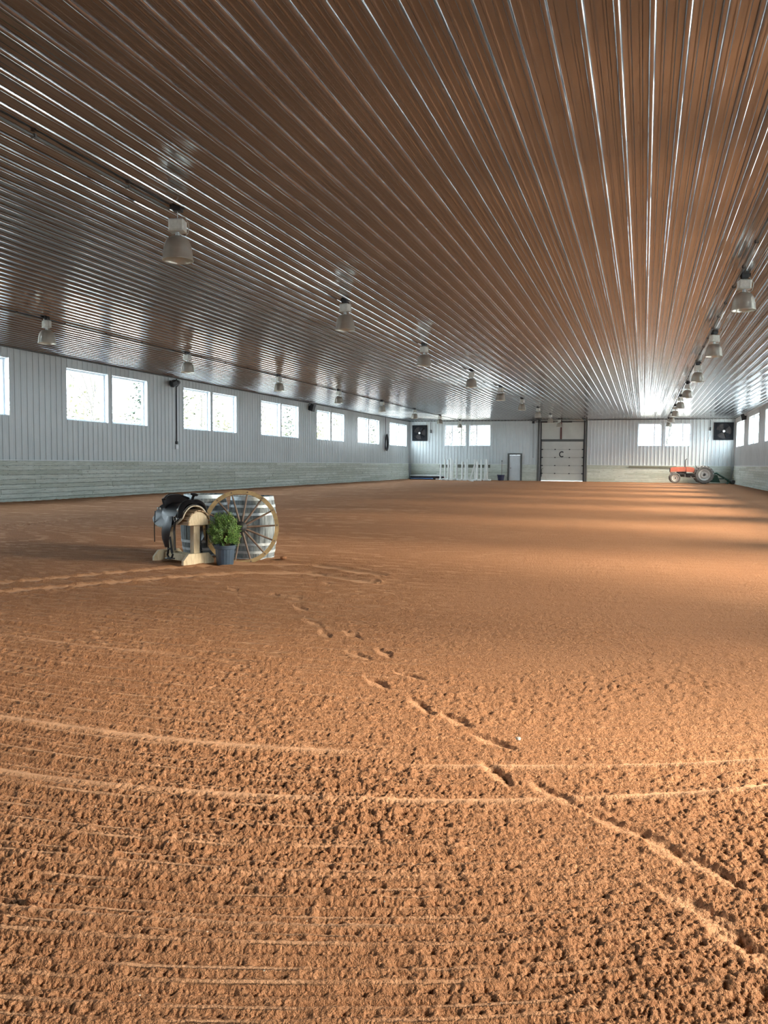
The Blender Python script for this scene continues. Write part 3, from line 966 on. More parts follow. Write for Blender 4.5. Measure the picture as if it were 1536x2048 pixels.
# ------------------------------------------------------------------ wall things
def fan(x0, x1, z0, z1, label):
    w_ = x1 - x0; h_ = z1 - z0; cx = w_ / 2; cz = h_ / 2; R = min(w_, h_) * 0.43
    FB = simple('fan_black', (0.012, 0.013, 0.016), 0.8, spec=0.15)
    root = empty('exhaust_fan', (x0, YF - 0.02, z0), label=label, cat='fan', group='square exhaust fans high on the far wall')
    n = 48
    vs = []; fs = []
    for i in range(n):
        a = 2 * PI * i / n
        c, s = math.cos(a), math.sin(a)
        k = 1 / max(abs(c), abs(s))
        vs.append((cx + c * k * w_ / 2, -0.10, cz + s * k * h_ / 2)); vs.append((cx + c * R, -0.10, cz + s * R))
        vs.append((cx + c * R, 0.0, cz + s * R)); vs.append((cx + c * k * w_ / 2, 0.0, cz + s * k * h_ / 2))
    for i in range(n):
        j = (i + 1) % n
        for a, b in ((0, 1), (1, 2), (3, 0)):
            fs.append((4 * i + a, 4 * i + b, 4 * j + b, 4 * j + a))
    mb = MB(); mb.add(vs, fs); fix_normals(mb.build('housing', FB, root))
    mb = MB(); mb.box(0.03, w_ - 0.03, -0.012, -0.004, 0.03, h_ - 0.03)
    for k in range(9):
        z = 0.08 + k * (h_ - 0.16) / 8
        mb.box(cx - R * 0.98, cx + R * 0.98, -0.025, -0.012, z, z + 0.02)
    mb.build('shutter', simple('fan_shutter_grey', (0.05, 0.045, 0.045), 0.8, spec=0.2), root)
    for k in range(3):
        a0 = math.radians(70 + 120 * k)
        mb = MB()

        def bl(u, v):
            r = 0.08 + u * (R * 0.93 - 0.08); a = a0 + (v - 0.5) * (0.55 + 0.25 * u)
            return (cx + r * math.cos(a), -0.075 + (v - 0.5) * 0.05, cz + r * math.sin(a))
        mb.sheet(bl, 6, 6, 0.004); fix_normals(mb.build('blade', FB, root, smooth=40))
    mb = MB(); mb.lathe([(0.085, 0), (0.085, -0.05), (0.05, -0.07)], 20, cx, -0.06, cz, 'Y'); fix_normals(mb.build('hub', MAT['vinyl'], root, smooth=40))
    mb = MB()
    for rr in (0.35, 0.62, 0.97):
        mb.tube([(cx + R * rr * math.cos(2 * PI * i / 32), -0.112, cz + R * rr * math.sin(2 * PI * i / 32)) for i in range(33)], 0.006, 5)
    for k in range(4):
        a = PI / 4 + k * PI / 2
        mb.tube([(cx + 0.07 * math.cos(a), -0.112, cz + 0.07 * math.sin(a)), (cx + R * 1.1 * math.cos(a), -0.112, cz + R * 1.1 * math.sin(a))], 0.008, 5)
    mb.build('guard', FB, root)
    return root


fan(-17.9, -16.68, 3.12, 4.37, 'black square exhaust fan beside the far left corner')
fan(4.78, 6.08, 3.17, 4.43, 'black square exhaust fan beside the far right corner')


def drop_cord(x, z0, label):
    mb = MB(); mb.tube([(x, YF - 0.06, CZ - 0.1), (x, YF - 0.06, z0 + 0.45)], 0.02, 8); mb.box(x - 0.045, x + 0.045, YF - 0.11, YF - 0.03, z0 + 0.25, z0 + 0.5, bev=0.01)
    mb.tube([(x, YF - 0.07, z0 + 0.25), (x - 0.03, YF - 0.08, z0 - 0.1), (x - 0.12, YF - 0.08, z0 - 0.4), (x - 0.2, YF - 0.07, z0 - 0.6)], 0.008, 6)
    tag(mb.build('fan_cord', MAT['black']), label, 'cord')


drop_cord(-16.36, 3.5, 'dark electric cord dropping beside the far left fan')
drop_cord(4.53, 3.6, 'dark electric cord dropping beside the far right fan')

# speakers / flood light on the side walls
fl = empty('flood_light', (XL + 0.02, 28.1, 4.42), label='black floodlight high on the left wall above the grey drop pipe', cat='floodlight')
mb = MB(); mb.box(0, 0.05, -0.07, 0.07, -0.05, 0.12, bev=0.008); mb.tube([(0.03, 0, 0.0), (0.16, -0.04, 0.04)], 0.02, 8); mb.build('bracket', MAT['black'], fl)
mb = MB(); mb.M = Matrix.Translation((0.2, -0.1, 0.02)) @ Matrix.Rotation(0.5, 4, 'X') @ Matrix.Rotation(-0.3, 4, 'Z')
mb.box(-0.08, 0.12, -0.15, 0.12, -0.14, 0.10, bev=0.03); mb.build('lamp_head', MAT['black'], fl)
mb = MB(); mb.M = Matrix.Translation((0.16, 0.20, -0.02)) @ Matrix.Rotation(-0.5, 4, 'X')
mb.lathe([(0.04, -0.1), (0.07, -0.06), (0.12, 0.1), (0.12, 0.14)], 18); mb.build('horn', MAT['black'], fl)
mb = MB(); mb.tube([(XL + 0.04, 28.52, 4.64), (XL + 0.035, 28.50, 4.35), (XL + 0.035, 28.50, 2.0)], 0.024, 10); mb.box(XL + 0.005, XL + 0.07, 28.44, 28.56, 2.0, 2.12, bev=0.006)
tag(mb.build('drop_pipe', MAT['black']), 'thin black pipe running down the left wall under the floodlight', 'pipe')
mb = MB(); mb.box(XL + 0.019, XL + 0.07, 28.41, 28.59, 1.80, 1.96, bev=0.006)
tag(mb.build('outlet_box', MAT['vinyl']), 'white outlet box under the black pipe on the left wall', 'outlet')


def speaker(x, y, z, sx, label):
    r = empty('wall_speaker', (x, y, z), label=label, cat='speaker')
    mb = MB(); mb.box(min(0, sx * 0.08), max(0, sx * 0.08), -0.06, 0.06, -0.04, 0.08); mb.build('bracket', MAT['iron'], r)
    mb = MB(); mb.M = Matrix.Translation((sx * 0.2, 0, 0)) @ Matrix.Rotation(sx * 0.35, 4, 'Y')
    q = [(-0.14, -0.2), (0.14, -0.2), (0.10, 0.2), (-0.10, 0.2)]
    mb.prism(q, -0.17, 0.17, 'XZ'); fix_normals(mb.build('cabinet', MAT['black'], r))


speaker(XL + 0.02, 42.1, 4.42, 1, 'black speaker on the left wall between the third and fourth windows')
speaker(XR - 0.02, 56.3, 4.45, -1, 'black speaker high on the right wall between two bright windows')

# hose coil
hc_ = empty('hanging_hose', (XL + 0.05, 56.2, 2.3), label='coiled black hose hanging on the left wall near the far corner', cat='hose')
mb = MB()
for k in range(5):
    ax = 0.20 + 0.03 * k; hz = 0.50 + 0.03 * k
    mb.tube([(0.03 + 0.022 * k, ax * math.sin(2 * PI * i / 28) * (1 - 0.25 * math.cos(2 * PI * i / 28)), 0.52 + hz * math.cos(2 * PI * i / 28)) for i in range(29)], 0.024, 8)
mb.build('coil', MAT['black'], hc_, smooth=60)
mb = MB(); mb.tube([(0.02, 0, 1.05), (0.0, 0, 2.35)], 0.014, 6); mb.build('hanging_cord', MAT['iron'], hc_)

# ------------------------------------------------------------------ things along the far wall
def make_standard(h=1.62):
    r = empty('jump_standard')
    mb = MB(); mb.box(-0.056, 0.056, -0.056, 0.056, 0.05, h, bev=0.006); mb.build('upright', MAT['whitepole'], r)
    for a in (0.35, PI / 2 + 0.35):
        mb = MB(); mb.M = Matrix.Rotation(a, 4, 'Z'); mb.box(-0.36, 0.36, -0.055, 0.055, 0.0, 0.11, bev=0.01); mb.build('foot', MAT['whitepole'], r)
    return r


def px2x(px):
    return -18.09 + (px - 820) * (6.23 + 18.09) / 651.0


std0 = make_standard()
S = [(888, .78, 0.03), (899, 1.0, -0.02), (906, .97, 0.0), (911, 1.05, 0), (914, .98, 0.03), (924, 1.0, 0.0), (936, .88, 0.01), (943, .86, 0),
     (947, 1.0, 0.0), (964, 1.0, -0.03), (968, .9, 0.02), (977, 1.0, 0), (985, 1.0, 0.02), (990, 1.0, -0.01)]
onames = ['leftmost', 'second', 'third', 'fourth', 'fifth', 'sixth', 'seventh', 'eighth', 'ninth', 'tenth', 'eleventh', 'twelfth', 'thirteenth', 'rightmost']
for i, (px, hs, ln) in enumerate(S):
    s_o = std0 if i == 0 else copy_tree(std0)
    sy = YF - 0.95 - 0.78 * ((i + 1) % 4)
    s_o.location = (px2x(px) * sy / YF, sy, 0.035)
    s_o.scale = (1, 1, hs)
    s_o.rotation_euler = (0, ln, 0.5 * (i % 4))
    nm = onames[i]
    s_o['label'] = 'white jump standard in the far wall row, ' + (nm if nm in ('leftmost', 'rightmost') else nm + ' from the left')
    s_o['category'] = 'jump standard'
    s_o['group'] = 'white jump standards along the far wall'
lp = empty('leaning_jump_post', (px2x(953) * 0.935, YF - 4.1, 0.04), label='white jump post leaning at a slant among the upright jump standards', cat='jump post')
lp.rotation_euler = (0, 0.29, 0)
mb = MB(); mb.box(-0.05, 0.05, -0.05, 0.05, 0.02, 1.66, bev=0.006); mb.build('upright', MAT['whitepole'], lp)
mb = MB(); mb.box(-0.28, 0.28, -0.05, 0.05, 0.0, 0.09, bev=0.01); mb.build('foot', MAT['whitepole'], lp)
# ground rails left corner
gp = [(-17.95, 0.32, 'whitepole', 'white jump rail lying highest on the pile in the far left corner'),
      (-17.9, 0.21, 'black', 'dark jump rail low in the pile in the far left corner'),
      (-17.8, 0.20, 'redpole', 'red jump rail in the pile in the far left corner')]
for k, (x0, z, m, lb) in enumerate(gp):
    mb = MB(); y = YF - (0.44, 0.51, 0.37)[k]; x1 = x0 + 2.75
    nseg = 5
    mb.tube([(x0, y, z), (x1, y, z + 0.01)], 0.06, 12)
    o = tag(mb.build('jump_rail', MAT[m], smooth=40), lb, 'jump rail', 'jump rails stacked in the far left corner')
mb = MB(); mb.tube([(-17.8, YF - 0.98, 0.10), (-15.9, YF - 0.98, 0.10)], 0.05, 12)
tag(mb.build('jump_rail', MAT['bluepole'], smooth=40), 'blue jump rail lying frontmost on the sand in the far left corner', 'jump rail', 'jump rails stacked in the far left corner')
rk = empty('rail_cradle', (-16.7, YF - 0.55, 0.02), label='low dark timber cradle under the jump rails in the far corner', cat='rail cradle')
for dx in (-1.1, 1.1):
    mb = MB(); mb.box(dx - 0.06, dx + 0.06, -0.26, 0.32, 0, 0.12, bev=0.01); mb.build('bearer', MAT['rust'], rk)
mb = MB(); mb.box(-1.3, 1.4, 0.38, 0.42, 0.0, 0.16); mb.build('back_board', MAT['dark_trim'], rk)
# muck tub and fork
tb_ = empty('muck_tub', (-10.52, YF - 0.75, 0.03), label='navy blue muck tub standing left of the white door', cat='tub')
mb = MB(); mb.lathe([(0.20, 0.0), (0.22, 0.02), (0.28, 0.40), (0.31, 0.41), (0.31, 0.44), (0.265, 0.44), (0.21, 0.04), (0.0, 0.04)], 24, capt=False); mb.build('tub_body', MAT['tub'], tb_, smooth=35)
for sx in (-1, 1):
    mb = MB(); mb.tube([(sx * 0.30, -0.08, 0.40), (sx * 0.37, -0.06, 0.33), (sx * 0.37, 0.06, 0.33), (sx * 0.30, 0.08, 0.40)], 0.012, 6); mb.build('rope_handle', MAT['cord'], tb_)
fk = empty('manure_fork', (-10.56, YF - 0.22, 0.02), label='long handled fork standing upright behind the navy tub', cat='fork')
mb = MB(); mb.tube([(0, 0.0, 0.35), (0, 0.08, 1.5)], 0.016, 8); mb.build('handle', MAT['spoke'], fk)
mb = MB(); mb.box(-0.03, 0.03, 0.06, 0.10, 1.46, 1.58, bev=0.01); mb.build('grip', MAT['black'], fk)
mb = MB()
mb.box(-0.17, 0.17, -0.01, 0.01, 0.31, 0.35)
for k in range(9): mb.tube([(-0.16 + 0.04 * k, 0, 0.32), (-0.16 + 0.04 * k, -0.03, 0.1), (-0.16 + 0.04 * k, -0.07, 0.03)], 0.006, 5)
mb.build('tines', MAT['black'], fk)
mb = MB(); mb.box(-1.03, 2.3, YF - 0.10, YF - 0.052, 1.10, 1.24, bev=0.008)
tag(mb.build('hanging_board', wood('brown_shelf_board', (0.13, 0.13, 0.10), (0.25, 0.25, 0.19), (1, 1, 12), 3, 0.8, tones=False)), 'long dark board fixed on the far kick wall left of the tractor', 'board')
mb = MB(); mb.box(-15.6, -14.6, YF - 0.10, YF - 0.052, 0.98, 1.22, bev=0.008); mb.box(-14.2, -11.5, YF - 0.10, YF - 0.052, 1.0, 1.24, bev=0.008)
tag(mb.build('hanging_board', simple('dark_olive_board', (0.12, 0.125, 0.10), 0.8)), 'dark boards fixed on the far kick wall behind the jump standards', 'board')


# ------------------------------------------------------------------ tractor (faces -X)
def wheel(root, name, cx, cy, R, wd, lug):
    wr = bpy.data.objects.new(name, None); wr.empty_display_size = 0.1; link(wr); wr.parent = root; wr.location = (cx, cy, R)
    mb = MB()
    prof = [(R * 0.62, -wd * 0.42), (R * 0.72, -wd * 0.5), (R * 0.90, -wd * 0.5), (R * 0.965, -wd * 0.38), (R * 0.965, wd * 0.38), (R * 0.90, wd * 0.5), (R * 0.72, wd * 0.5), (R * 0.62, wd * 0.42)]
    mb.lathe(prof, 40, axis='Y', capb=False, capt=False)
    nl = 18 if lug else 26
    for k in range(nl):
        for sd in (-1, 1):
            a = 2 * PI * (k + (0.5 if sd > 0 else 0)) / nl
            L = MB()
            h = 0.05 if lug else 0.018
            m0 = Matrix.Rotation(-a, 4, 'Y') @ Matrix.Translation((R * 0.955, sd * wd * 0.24, 0)) @ Matrix.Rotation(sd * 0.7, 4, 'X')
            mb.M = m0
            mb.box(-0.02, h - 0.01, -wd * 0.27, wd * 0.27, -0.022 if lug else -0.015, 0.022 if lug else 0.015)
    mb.M = Matrix.Identity(4)
    fix_normals(mb.build('tyre', MAT['tyre'], wr, smooth=40))
    mb = MB()
    for sd in (-1, 1):
        pr = [(0.02, sd * wd * 0.10), (R * 0.16, sd * wd * 0.12), (R * 0.20, sd * wd * 0.22), (R * 0.34, sd * wd * 0.24), (R * 0.40, sd * wd * 0.10), (R * 0.52, sd * wd * 0.12), (R * 0.56, sd * wd * 0.40), (R * 0.64, sd * wd * 0.44)]
        mb.lathe(pr, 36, axis='Y', capb=False, capt=False)
    fix_normals(mb.build('wheel_disc', MAT['wheelwhite'], wr, smooth=30))
    mb = MB(); mb.lathe([(R * 0.10, -wd * 0.30), (R * 0.12, -wd * 0.28), (R * 0.12, wd * 0.28), (R * 0.10, wd * 0.30)], 16, axis='Y'); mb.build('wheel_hub', MAT['engine'], wr)


tx = empty('tractor', (3.05, YF - 1.75, 0.045), label='old red tractor with pale wheels parked by the far wall', cat='tractor')
tx.rotation_euler = (0, 0, 0.04)
wheel(tx, 'rear_wheel', 0.98, -0.66, 0.62, 0.32, True)
wheel(tx, 'rear_wheel', 0.98, 0.66, 0.62, 0.32, True)
wheel(tx, 'front_wheel', -0.92, -0.58, 0.37, 0.19, False)
wheel(tx, 'front_wheel', -0.92, 0.58, 0.37, 0.19, False)
mb = MB()
pr = [(-1.22, 0.80), (-1.24, 1.00), (-1.20, 1.10), (-1.05, 1.14), (-0.25, 1.16), (-0.20, 0.84)]
mb.prism(pr, -0.25, 0.25, 'XZ'); fix_normals(mb.build('hood', MAT['tred'], tx))
mb = MB(); mb.prism([(-0.17, 0.82), (-0.17, 1.17), (0.30, 1.13), (0.38, 1.05), (0.34, 0.78)], -0.27, 0.27, 'XZ'); fix_normals(mb.build('fuel_tank', MAT['tred'], tx))
mb = MB(); mb.box(-1.262, -1.235, -0.2, 0.2, 0.80, 1.07, bev=0.01)
for k in range(6): mb.box(-1.272, -1.26, -0.18, 0.18, 0.82 + 0.04 * k, 0.835 + 0.04 * k)
mb.build('grille', MAT['engine'], tx)
mb = MB()
mb.box(-0.80, -0.15, -0.16, 0.16, 0.45, 0.83, bev=0.03); mb.box(-1.05, -0.75, -0.12, 0.12, 0.40, 0.7, bev=0.02)
mb.lathe([(0.12, -0.2), (0.12, 0.2)], 16, -0.55, 0, 0.72, 'Y'); mb.tube([(-0.7, -0.2, 0.62), (-0.3, -0.2, 0.66), (-0.2, -0.2, 0.5)], 0.035, 8)
mb.lathe([(0.07, 0), (0.07, 0.2)], 14, -0.28, -0.2, 0.45, 'Z')
mb.build('engine', MAT['engine'], tx, smooth=35)
mb = MB(); mb.box(-0.15, 0.7, -0.15, 0.15, 0.42, 0.72, bev=0.04); mb.box(0.6, 1.2, -0.2, 0.2, 0.42, 0.80, bev=0.05); mb.tube([(0.98, -0.6, 0.62), (0.98, 0.6, 0.62)], 0.07, 10)
mb.build('transmission', MAT['engine'], tx, smooth=35)
mb = MB(); mb.tube([(-0.92, -0.52, 0.37), (-0.92, -0.40, 0.5), (-0.92, 0.40, 0.5), (-0.92, 0.52, 0.37)], 0.045, 8); mb.box(-1.24, -0.86, -0.1, 0.1, 0.42, 0.78, bev=0.03)
mb.build('front_axle', MAT['wheelwhite'], tx)
mb = MB(); mb.tube([(-0.24, -0.12, 1.1), (-0.24, -0.12, 1.62), (-0.20, -0.12, 1.70), (-0.12, -0.12, 1.74)], [0.045, 0.03, 0.03, 0.03], 10)
mb.build('exhaust_pipe', MAT['engine'], tx, smooth=40)
mb = MB(); mb.tube([(0.32, 0, 1.0), (0.52, 0, 1.16)], 0.018, 8); mb.tube([(0.52 + 0.06 * math.cos(2 * PI * i / 20), 0.19 * math.sin(2 * PI * i / 20), 1.17 - 0.10 * math.cos(2 * PI * i / 20)) for i in range(21)], 0.014, 6)
mb.build('steering_wheel', MAT['black'], tx)
mb = MB(); mb.sheet(lambda u, v: (0.85 + 0.32 * u, -0.2 + 0.4 * v, 0.98 + 0.12 * (2 * v - 1) ** 2 * 0.5 + 0.22 * max(0, u - 0.7) * 3), 8, 8, 0.02)
mb.tube([(0.9, 0, 0.75), (1.0, 0, 0.97)], 0.03, 8); mb.build('seat', MAT['engine'], tx, smooth=50)
for sd in (-1, 1):
    mb = MB()
    mb.sheet(lambda u, v: (0.98 + 0.69 * math.cos(math.radians(20 + 130 * u)), sd * (0.44 + 0.12 * v), 0.62 + 0.69 * math.sin(math.radians(20 + 130 * u)) * 0.88), 14, 2, 0.012)
    fix_normals(mb.build('fender', MAT['wheelwhite'], tx, smooth=50))
for sd in (-1, 1):
    mb = MB(); mb.box(0.1, 0.55, sd * 0.36 - 0.1, sd * 0.36 + 0.1, 0.38, 0.41, bev=0.008); mb.tube([(0.15, sd * 0.15, 0.5), (0.2, sd * 0.33, 0.4)], 0.015, 6); mb.build('footboard', MAT['wheelwhite'], tx)
# drag implement
im = empty('drag_implement', (5.1, YF - 1.7, 0.05), label='dark green drag implement behind the tractor in the far right corner', cat='implement')
mb = MB(); mb.tube([(-0.35, -0.25, 0.70), (-0.2, -0.25, 0.74), (0.75, -0.3, 0.12)], 0.055, 8); mb.tube([(-0.35, 0.25, 0.70), (-0.2, 0.25, 0.74), (0.75, 0.3, 0.12)], 0.055, 8)
mb.tube([(-0.3, -0.3, 0.70), (-0.3, 0.3, 0.70)], 0.05, 8); mb.tube([(-0.2, 0, 0.35), (0.4, 0, 0.36)], 0.04, 8); mb.build('frame', MAT['green'], im)
mb = MB()
for k in range(7):
    y = -0.75 + 0.25 * k
    mb.tube([(0.35, y, 0.35), (0.55, y, 0.30), (0.60, y, 0.12), (0.48, y, 0.0)], 0.016, 6)
mb.box(0.30, 0.38, -0.85, 0.85, 0.32, 0.40); mb.build('tine_bar', MAT['green'], im)
mb = MB(); mb.lathe([(0.13, -0.85), (0.13, 0.85)], 18, 0.85, 0, 0.14, 'Y'); mb.build('roller', MAT['engine'], im, smooth=40)
mb = MB(); mb.prism([(-0.62, 0.1), (-0.3, 0.62), (-0.15, 0.60), (0.05, 0.08)], -0.18, 0.18, 'XZ'); fix_normals(mb.build('hitch_cover', MAT['green'], im))

# ------------------------------------------------------------------ saddle rack, saddle
RZ = math.atan2(-0.425, 0.905)
ST = Vector((-5.614, 8.93, 0.012))
rack = empty('saddle_rack', ST, RZ, 'pale wooden saddle rack with a slatted rounded top', 'saddle rack')
for sx in (-0.34, 0.34):
    mb = MB()
    mb.prism([(-0.225, 0.0), (-0.225, 0.05), (-0.15, 0.135), (0.15, 0.135), (0.225, 0.05), (0.225, 0.0)], sx - 0.021, sx + 0.021, 'YZ')
    fix_normals(mb.build('foot', MAT['pine'], rack))
    s2 = sx - math.copysign(0.065, sx)
    mb = MB(); mb.box(s2 - 0.043, s2 + 0.043, -0.045, 0.045, 0.03, 0.56, bev=0.004); mb.build('post', MAT['pine'], rack)
mb = MB(); mb.box(-0.318, 0.318, -0.085, -0.047, 0.02, 0.11, bev=0.004); mb.build('stretcher', MAT['pine'], rack)
mb = MB(); mb.box(-0.318, 0.318, 0.047, 0.085, 0.02, 0.11, bev=0.004); mb.build('stretcher', MAT['pine'], rack)
for sx in (-0.335, 0.335):
    mb = MB()
    poly = [(0.145 * math.cos(PI * i / 18), 0.50 + 0.155 * math.sin(PI * i / 18) ** 0.9) for i in range(19)]
    poly = [(0.145, 0.49)] + poly + [(-0.145, 0.49)]
    mb.prism(poly, sx - 0.02, sx + 0.02, 'YZ'); fix_normals(mb.build('end_board', MAT['pine'], rack))
for k in range(9):
    a = PI * (0.03 + 0.94 * k / 8)
    mb = MB(); mb.M = Matrix.Translation((0, 0.160 * math.cos(a), 0.50 + 0.172 * math.sin(a))) @ Matrix.Rotation(PI / 2 - a if False else -(PI / 2 - a), 4, 'X')
    mb.box(-0.385 - 0.01 * (k % 2), 0.372 + 0.008 * (k % 3), -0.024, 0.024, -0.009, 0.009, bev=0.003)
    mb.build('slat', MAT['slat'], rack)

sd = empty('western_saddle', ST + Vector((0.905, -0.425, 0)) * 0.06 + Vector((0, 0, 0.70)), RZ, 'black leather western saddle with fleece lining on the wooden rack', 'saddle')
# local z measured from rack crown (0.69)


def drape(x, a, out=0.0, fl=1.0):
    """a in radians from the crown, positive to far side (+y); returns point on a rack-like saddle bar surface"""
    wy = 0.185 + out; hz = 0.215 + out
    s = abs(a)
    if s < PI / 2 * 0.8:
        y = wy * math.sin(s); z = -0.19 + hz * math.cos(s)
    else:
        s0 = PI / 2 * 0.8; y = wy * math.sin(s0) + (s - s0) * 0.085 * fl; z = -0.19 + hz * math.cos(s0) - (s - s0) * 0.19
    return (x, math.copysign(y, a) if a else 0.0, z)


for sgn in (-1, 1):
    mb = MB()

    def fl(u, v, o=0.012):
        x = -0.37 + 0.60 * u
        amax = 1.95 - 0.55 * abs(2 * u - 0.9) ** 3
        x = x + 0.05 * v * (1 - u) * -1
        return drape(x, sgn * (0.02 + v * amax), o)
    mb.sheet(fl, 18, 16, 0.014 * sgn)
    fix_normals(mb.build('fleece_lining', MAT['fleece'], sd, smooth=50))
    mb = MB()

    def sk(u, v):
        x = -0.375 + 0.585 * u
        amax = 1.90 - 0.60 * abs(2 * u - 0.9) ** 3
        return drape(x - 0.05 * v * (1 - u), sgn * (0.0 + v * amax), 0.026)
    mb.sheet(sk, 20, 16, 0.008 * sgn)
    fix_normals(mb.build('skirt', MAT['leather'], sd, smooth=50))
    # seat jockey
    mb = MB()

    def sj(u, v):
        x = -0.23 + 0.34 * u
        amax = 1.15 + 0.40 * math.sin(PI * u)
        return drape(x, sgn * (0.1 + v * (amax - 0.1)), 0.040 + 0.012 * math.sin(PI * v))
    mb.sheet(sj, 14, 12, 0.008 * sgn)
    fix_normals(mb.build('seat_jockey', MAT['leather'], sd, smooth=50))
    # fender and stirrup
    mb = MB()

    def fe(u, v):
        wd = 0.135 - 0.02 * math.sin(PI * u) + 0.03 * math.sin(PI * min(1, u * 1.5)) - 0.075 * max(0, u - 0.72) / 0.28
        x = 0.01 - 0.085 * u + (v - 0.5) * wd - 0.06 * math.sin(PI * u) * (0.5 - v)
        return (x, sgn * (0.232 + 0.035 * math.sin(PI * u) + 0.02 * math.sin(PI * v)), -0.10 - 0.40 * u)
    mb.sheet(fe, 18, 8, 0.007)
    fix_normals(mb.build('fender', MAT['fender'], sd, smooth=50))
    mb = MB()
    for dx in (-0.025, 0.045):
        mb.tube([(-0.03 + dx * 0.6, sgn * 0.225, -0.36), (-0.03 + dx, sgn * 0.215, -0.5), (-0.03 + dx * 1.5, sgn * 0.215, -0.565)], 0.012, 6)
    mb.build('stirrup_strap', MAT['leather'], sd)
    mb = MB()
    cxs, czs = -0.02, -0.575
    pts = [(cxs + 0.055 * math.cos(a) * (1.15 if math.sin(a) < 0 else 0.85), sgn * 0.215, czs + 0.06 * math.sin(a)) for a in [2 * PI * i / 20 for i in range(21)]]
    mb.tube(pts, 0.013, 8); mb.box(cxs - 0.06, cxs + 0.06, sgn * 0.215 - 0.04, sgn * 0.215 + 0.04, czs - 0.072, czs - 0.056, bev=0.006)
    mb.build('stirrup', MAT['leather'], sd, smooth=50)
    # rigging ring and latigo
    mb = MB(); mb.tube([(0.13 + 0.03 * math.cos(2 * PI * i / 20), sgn * 0.232, -0.13 + 0.03 * math.sin(2 * PI * i / 20)) for i in range(21)], 0.005, 6)
    mb.build('rigging_ring', MAT['silver'], sd, smooth=60)
    mb = MB(); mb.tube([(0.13, sgn * 0.236, -0.16), (0.12, sgn * 0.24, -0.28), (0.125, sgn * 0.235, -0.52)], 0.016, 6, squash=0.35)
    mb.build('latigo', MAT['leather'], sd)
    mb = MB()
    for xx in (-0.30, -0.24, 0.16): mb.lathe([(0.0, 0), (0.018, 0.001), (0.014, 0.006), (0.0, 0.008)], 12, xx, sgn * 0.218, -0.02, 'Y', capb=False, capt=False)
    mb.build('concho', MAT['silver'], sd)
    mb = MB(); mb.tube([(-0.33, sgn * 0.235, -0.05), (-0.345, sgn * 0.24, -0.25), (-0.34, sgn * 0.24, -0.45)], 0.006, 5); mb.build('saddle_string', MAT['leather'], sd)
# seat with cantle
mb = MB()


def seat(u, v):
    # u: back->front, v: side to side
    x = -0.29 + 0.40 * u
    yy = (v - 0.5) * 2
    wid = 0.19 * (1 - 0.50 * u ** 1.3)
    cant = max(0, 1 - u / 0.42)
    zc = 0.035 + 0.115 * cant ** 1.6 + 0.04 * max(0, u - 0.7) / 0.3
    z = zc - (0.05 + 0.10 * u + 0.05 * (1 - cant)) * abs(yy) ** 2.4 + 0.012 * cant * abs(yy)
    x += 0.09 * cant * abs(yy) ** 2
    return (x, yy * wid, z)


mb.sheet(seat, 20, 20, 0.028)
fix_normals(mb.build('seat', MAT['leather'], sd, smooth=60))
mb = MB()
mb.tube([(-0.30 + 0.11 * abs(t_) ** 2, 0.185 * t_, 0.155 - 0.055 * abs(t_) ** 2.4) for t_ in [(-1 + 2 * i / 20) for i in range(21)]], 0.013, 8)
mb.build('cantle_binding', MAT['leather'], sd, smooth=60)
mb = MB()
mb.tube([(-0.316 + 0.11 * abs(t_) ** 2, 0.190 * t_, 0.152 - 0.055 * abs(t_) ** 2.4) for t_ in [(-1 + 2 * i / 20) for i in range(21)]], 0.004, 6)
mb.build('cantle_lacing', MAT['fleece'], sd, smooth=60)
# fork / swell
mb = MB()


def fork(u, v):
    a = (v - 0.5) * 2 * 1.5
    r = 0.205 + 0.03 * math.sin(PI * abs(v - 0.5) * 2) 
    tk = math.sin(PI * u)
    rr = r - 0.02 + 0.042 * tk
    return (0.10 + 0.12 * u, rr * 0.95 * math.sin(a), -0.135 + (rr + 0.01) * math.cos(a))


mb.sheet(fork, 10, 24, 0.02)
fix_normals(mb.build('swell', MAT['leather'], sd, smooth=60))
mb = MB(); mb.tube([(0.15, 0, 0.09), (0.165, 0, 0.125), (0.185, 0, 0.150), (0.20, 0, 0.165)], [0.03, 0.019, 0.017, 0.02], 12)
mb.M = Matrix.Translation((0.205, 0, 0.172)) @ Matrix.Rotation(0.30, 4, 'Y')
mb.lathe([(0.025, -0.010), (0.046, -0.006), (0.050, 0.002), (0.040, 0.009), (0.02, 0.012)], 20)
mb.build('horn', MAT['leather'], sd, smooth=50)


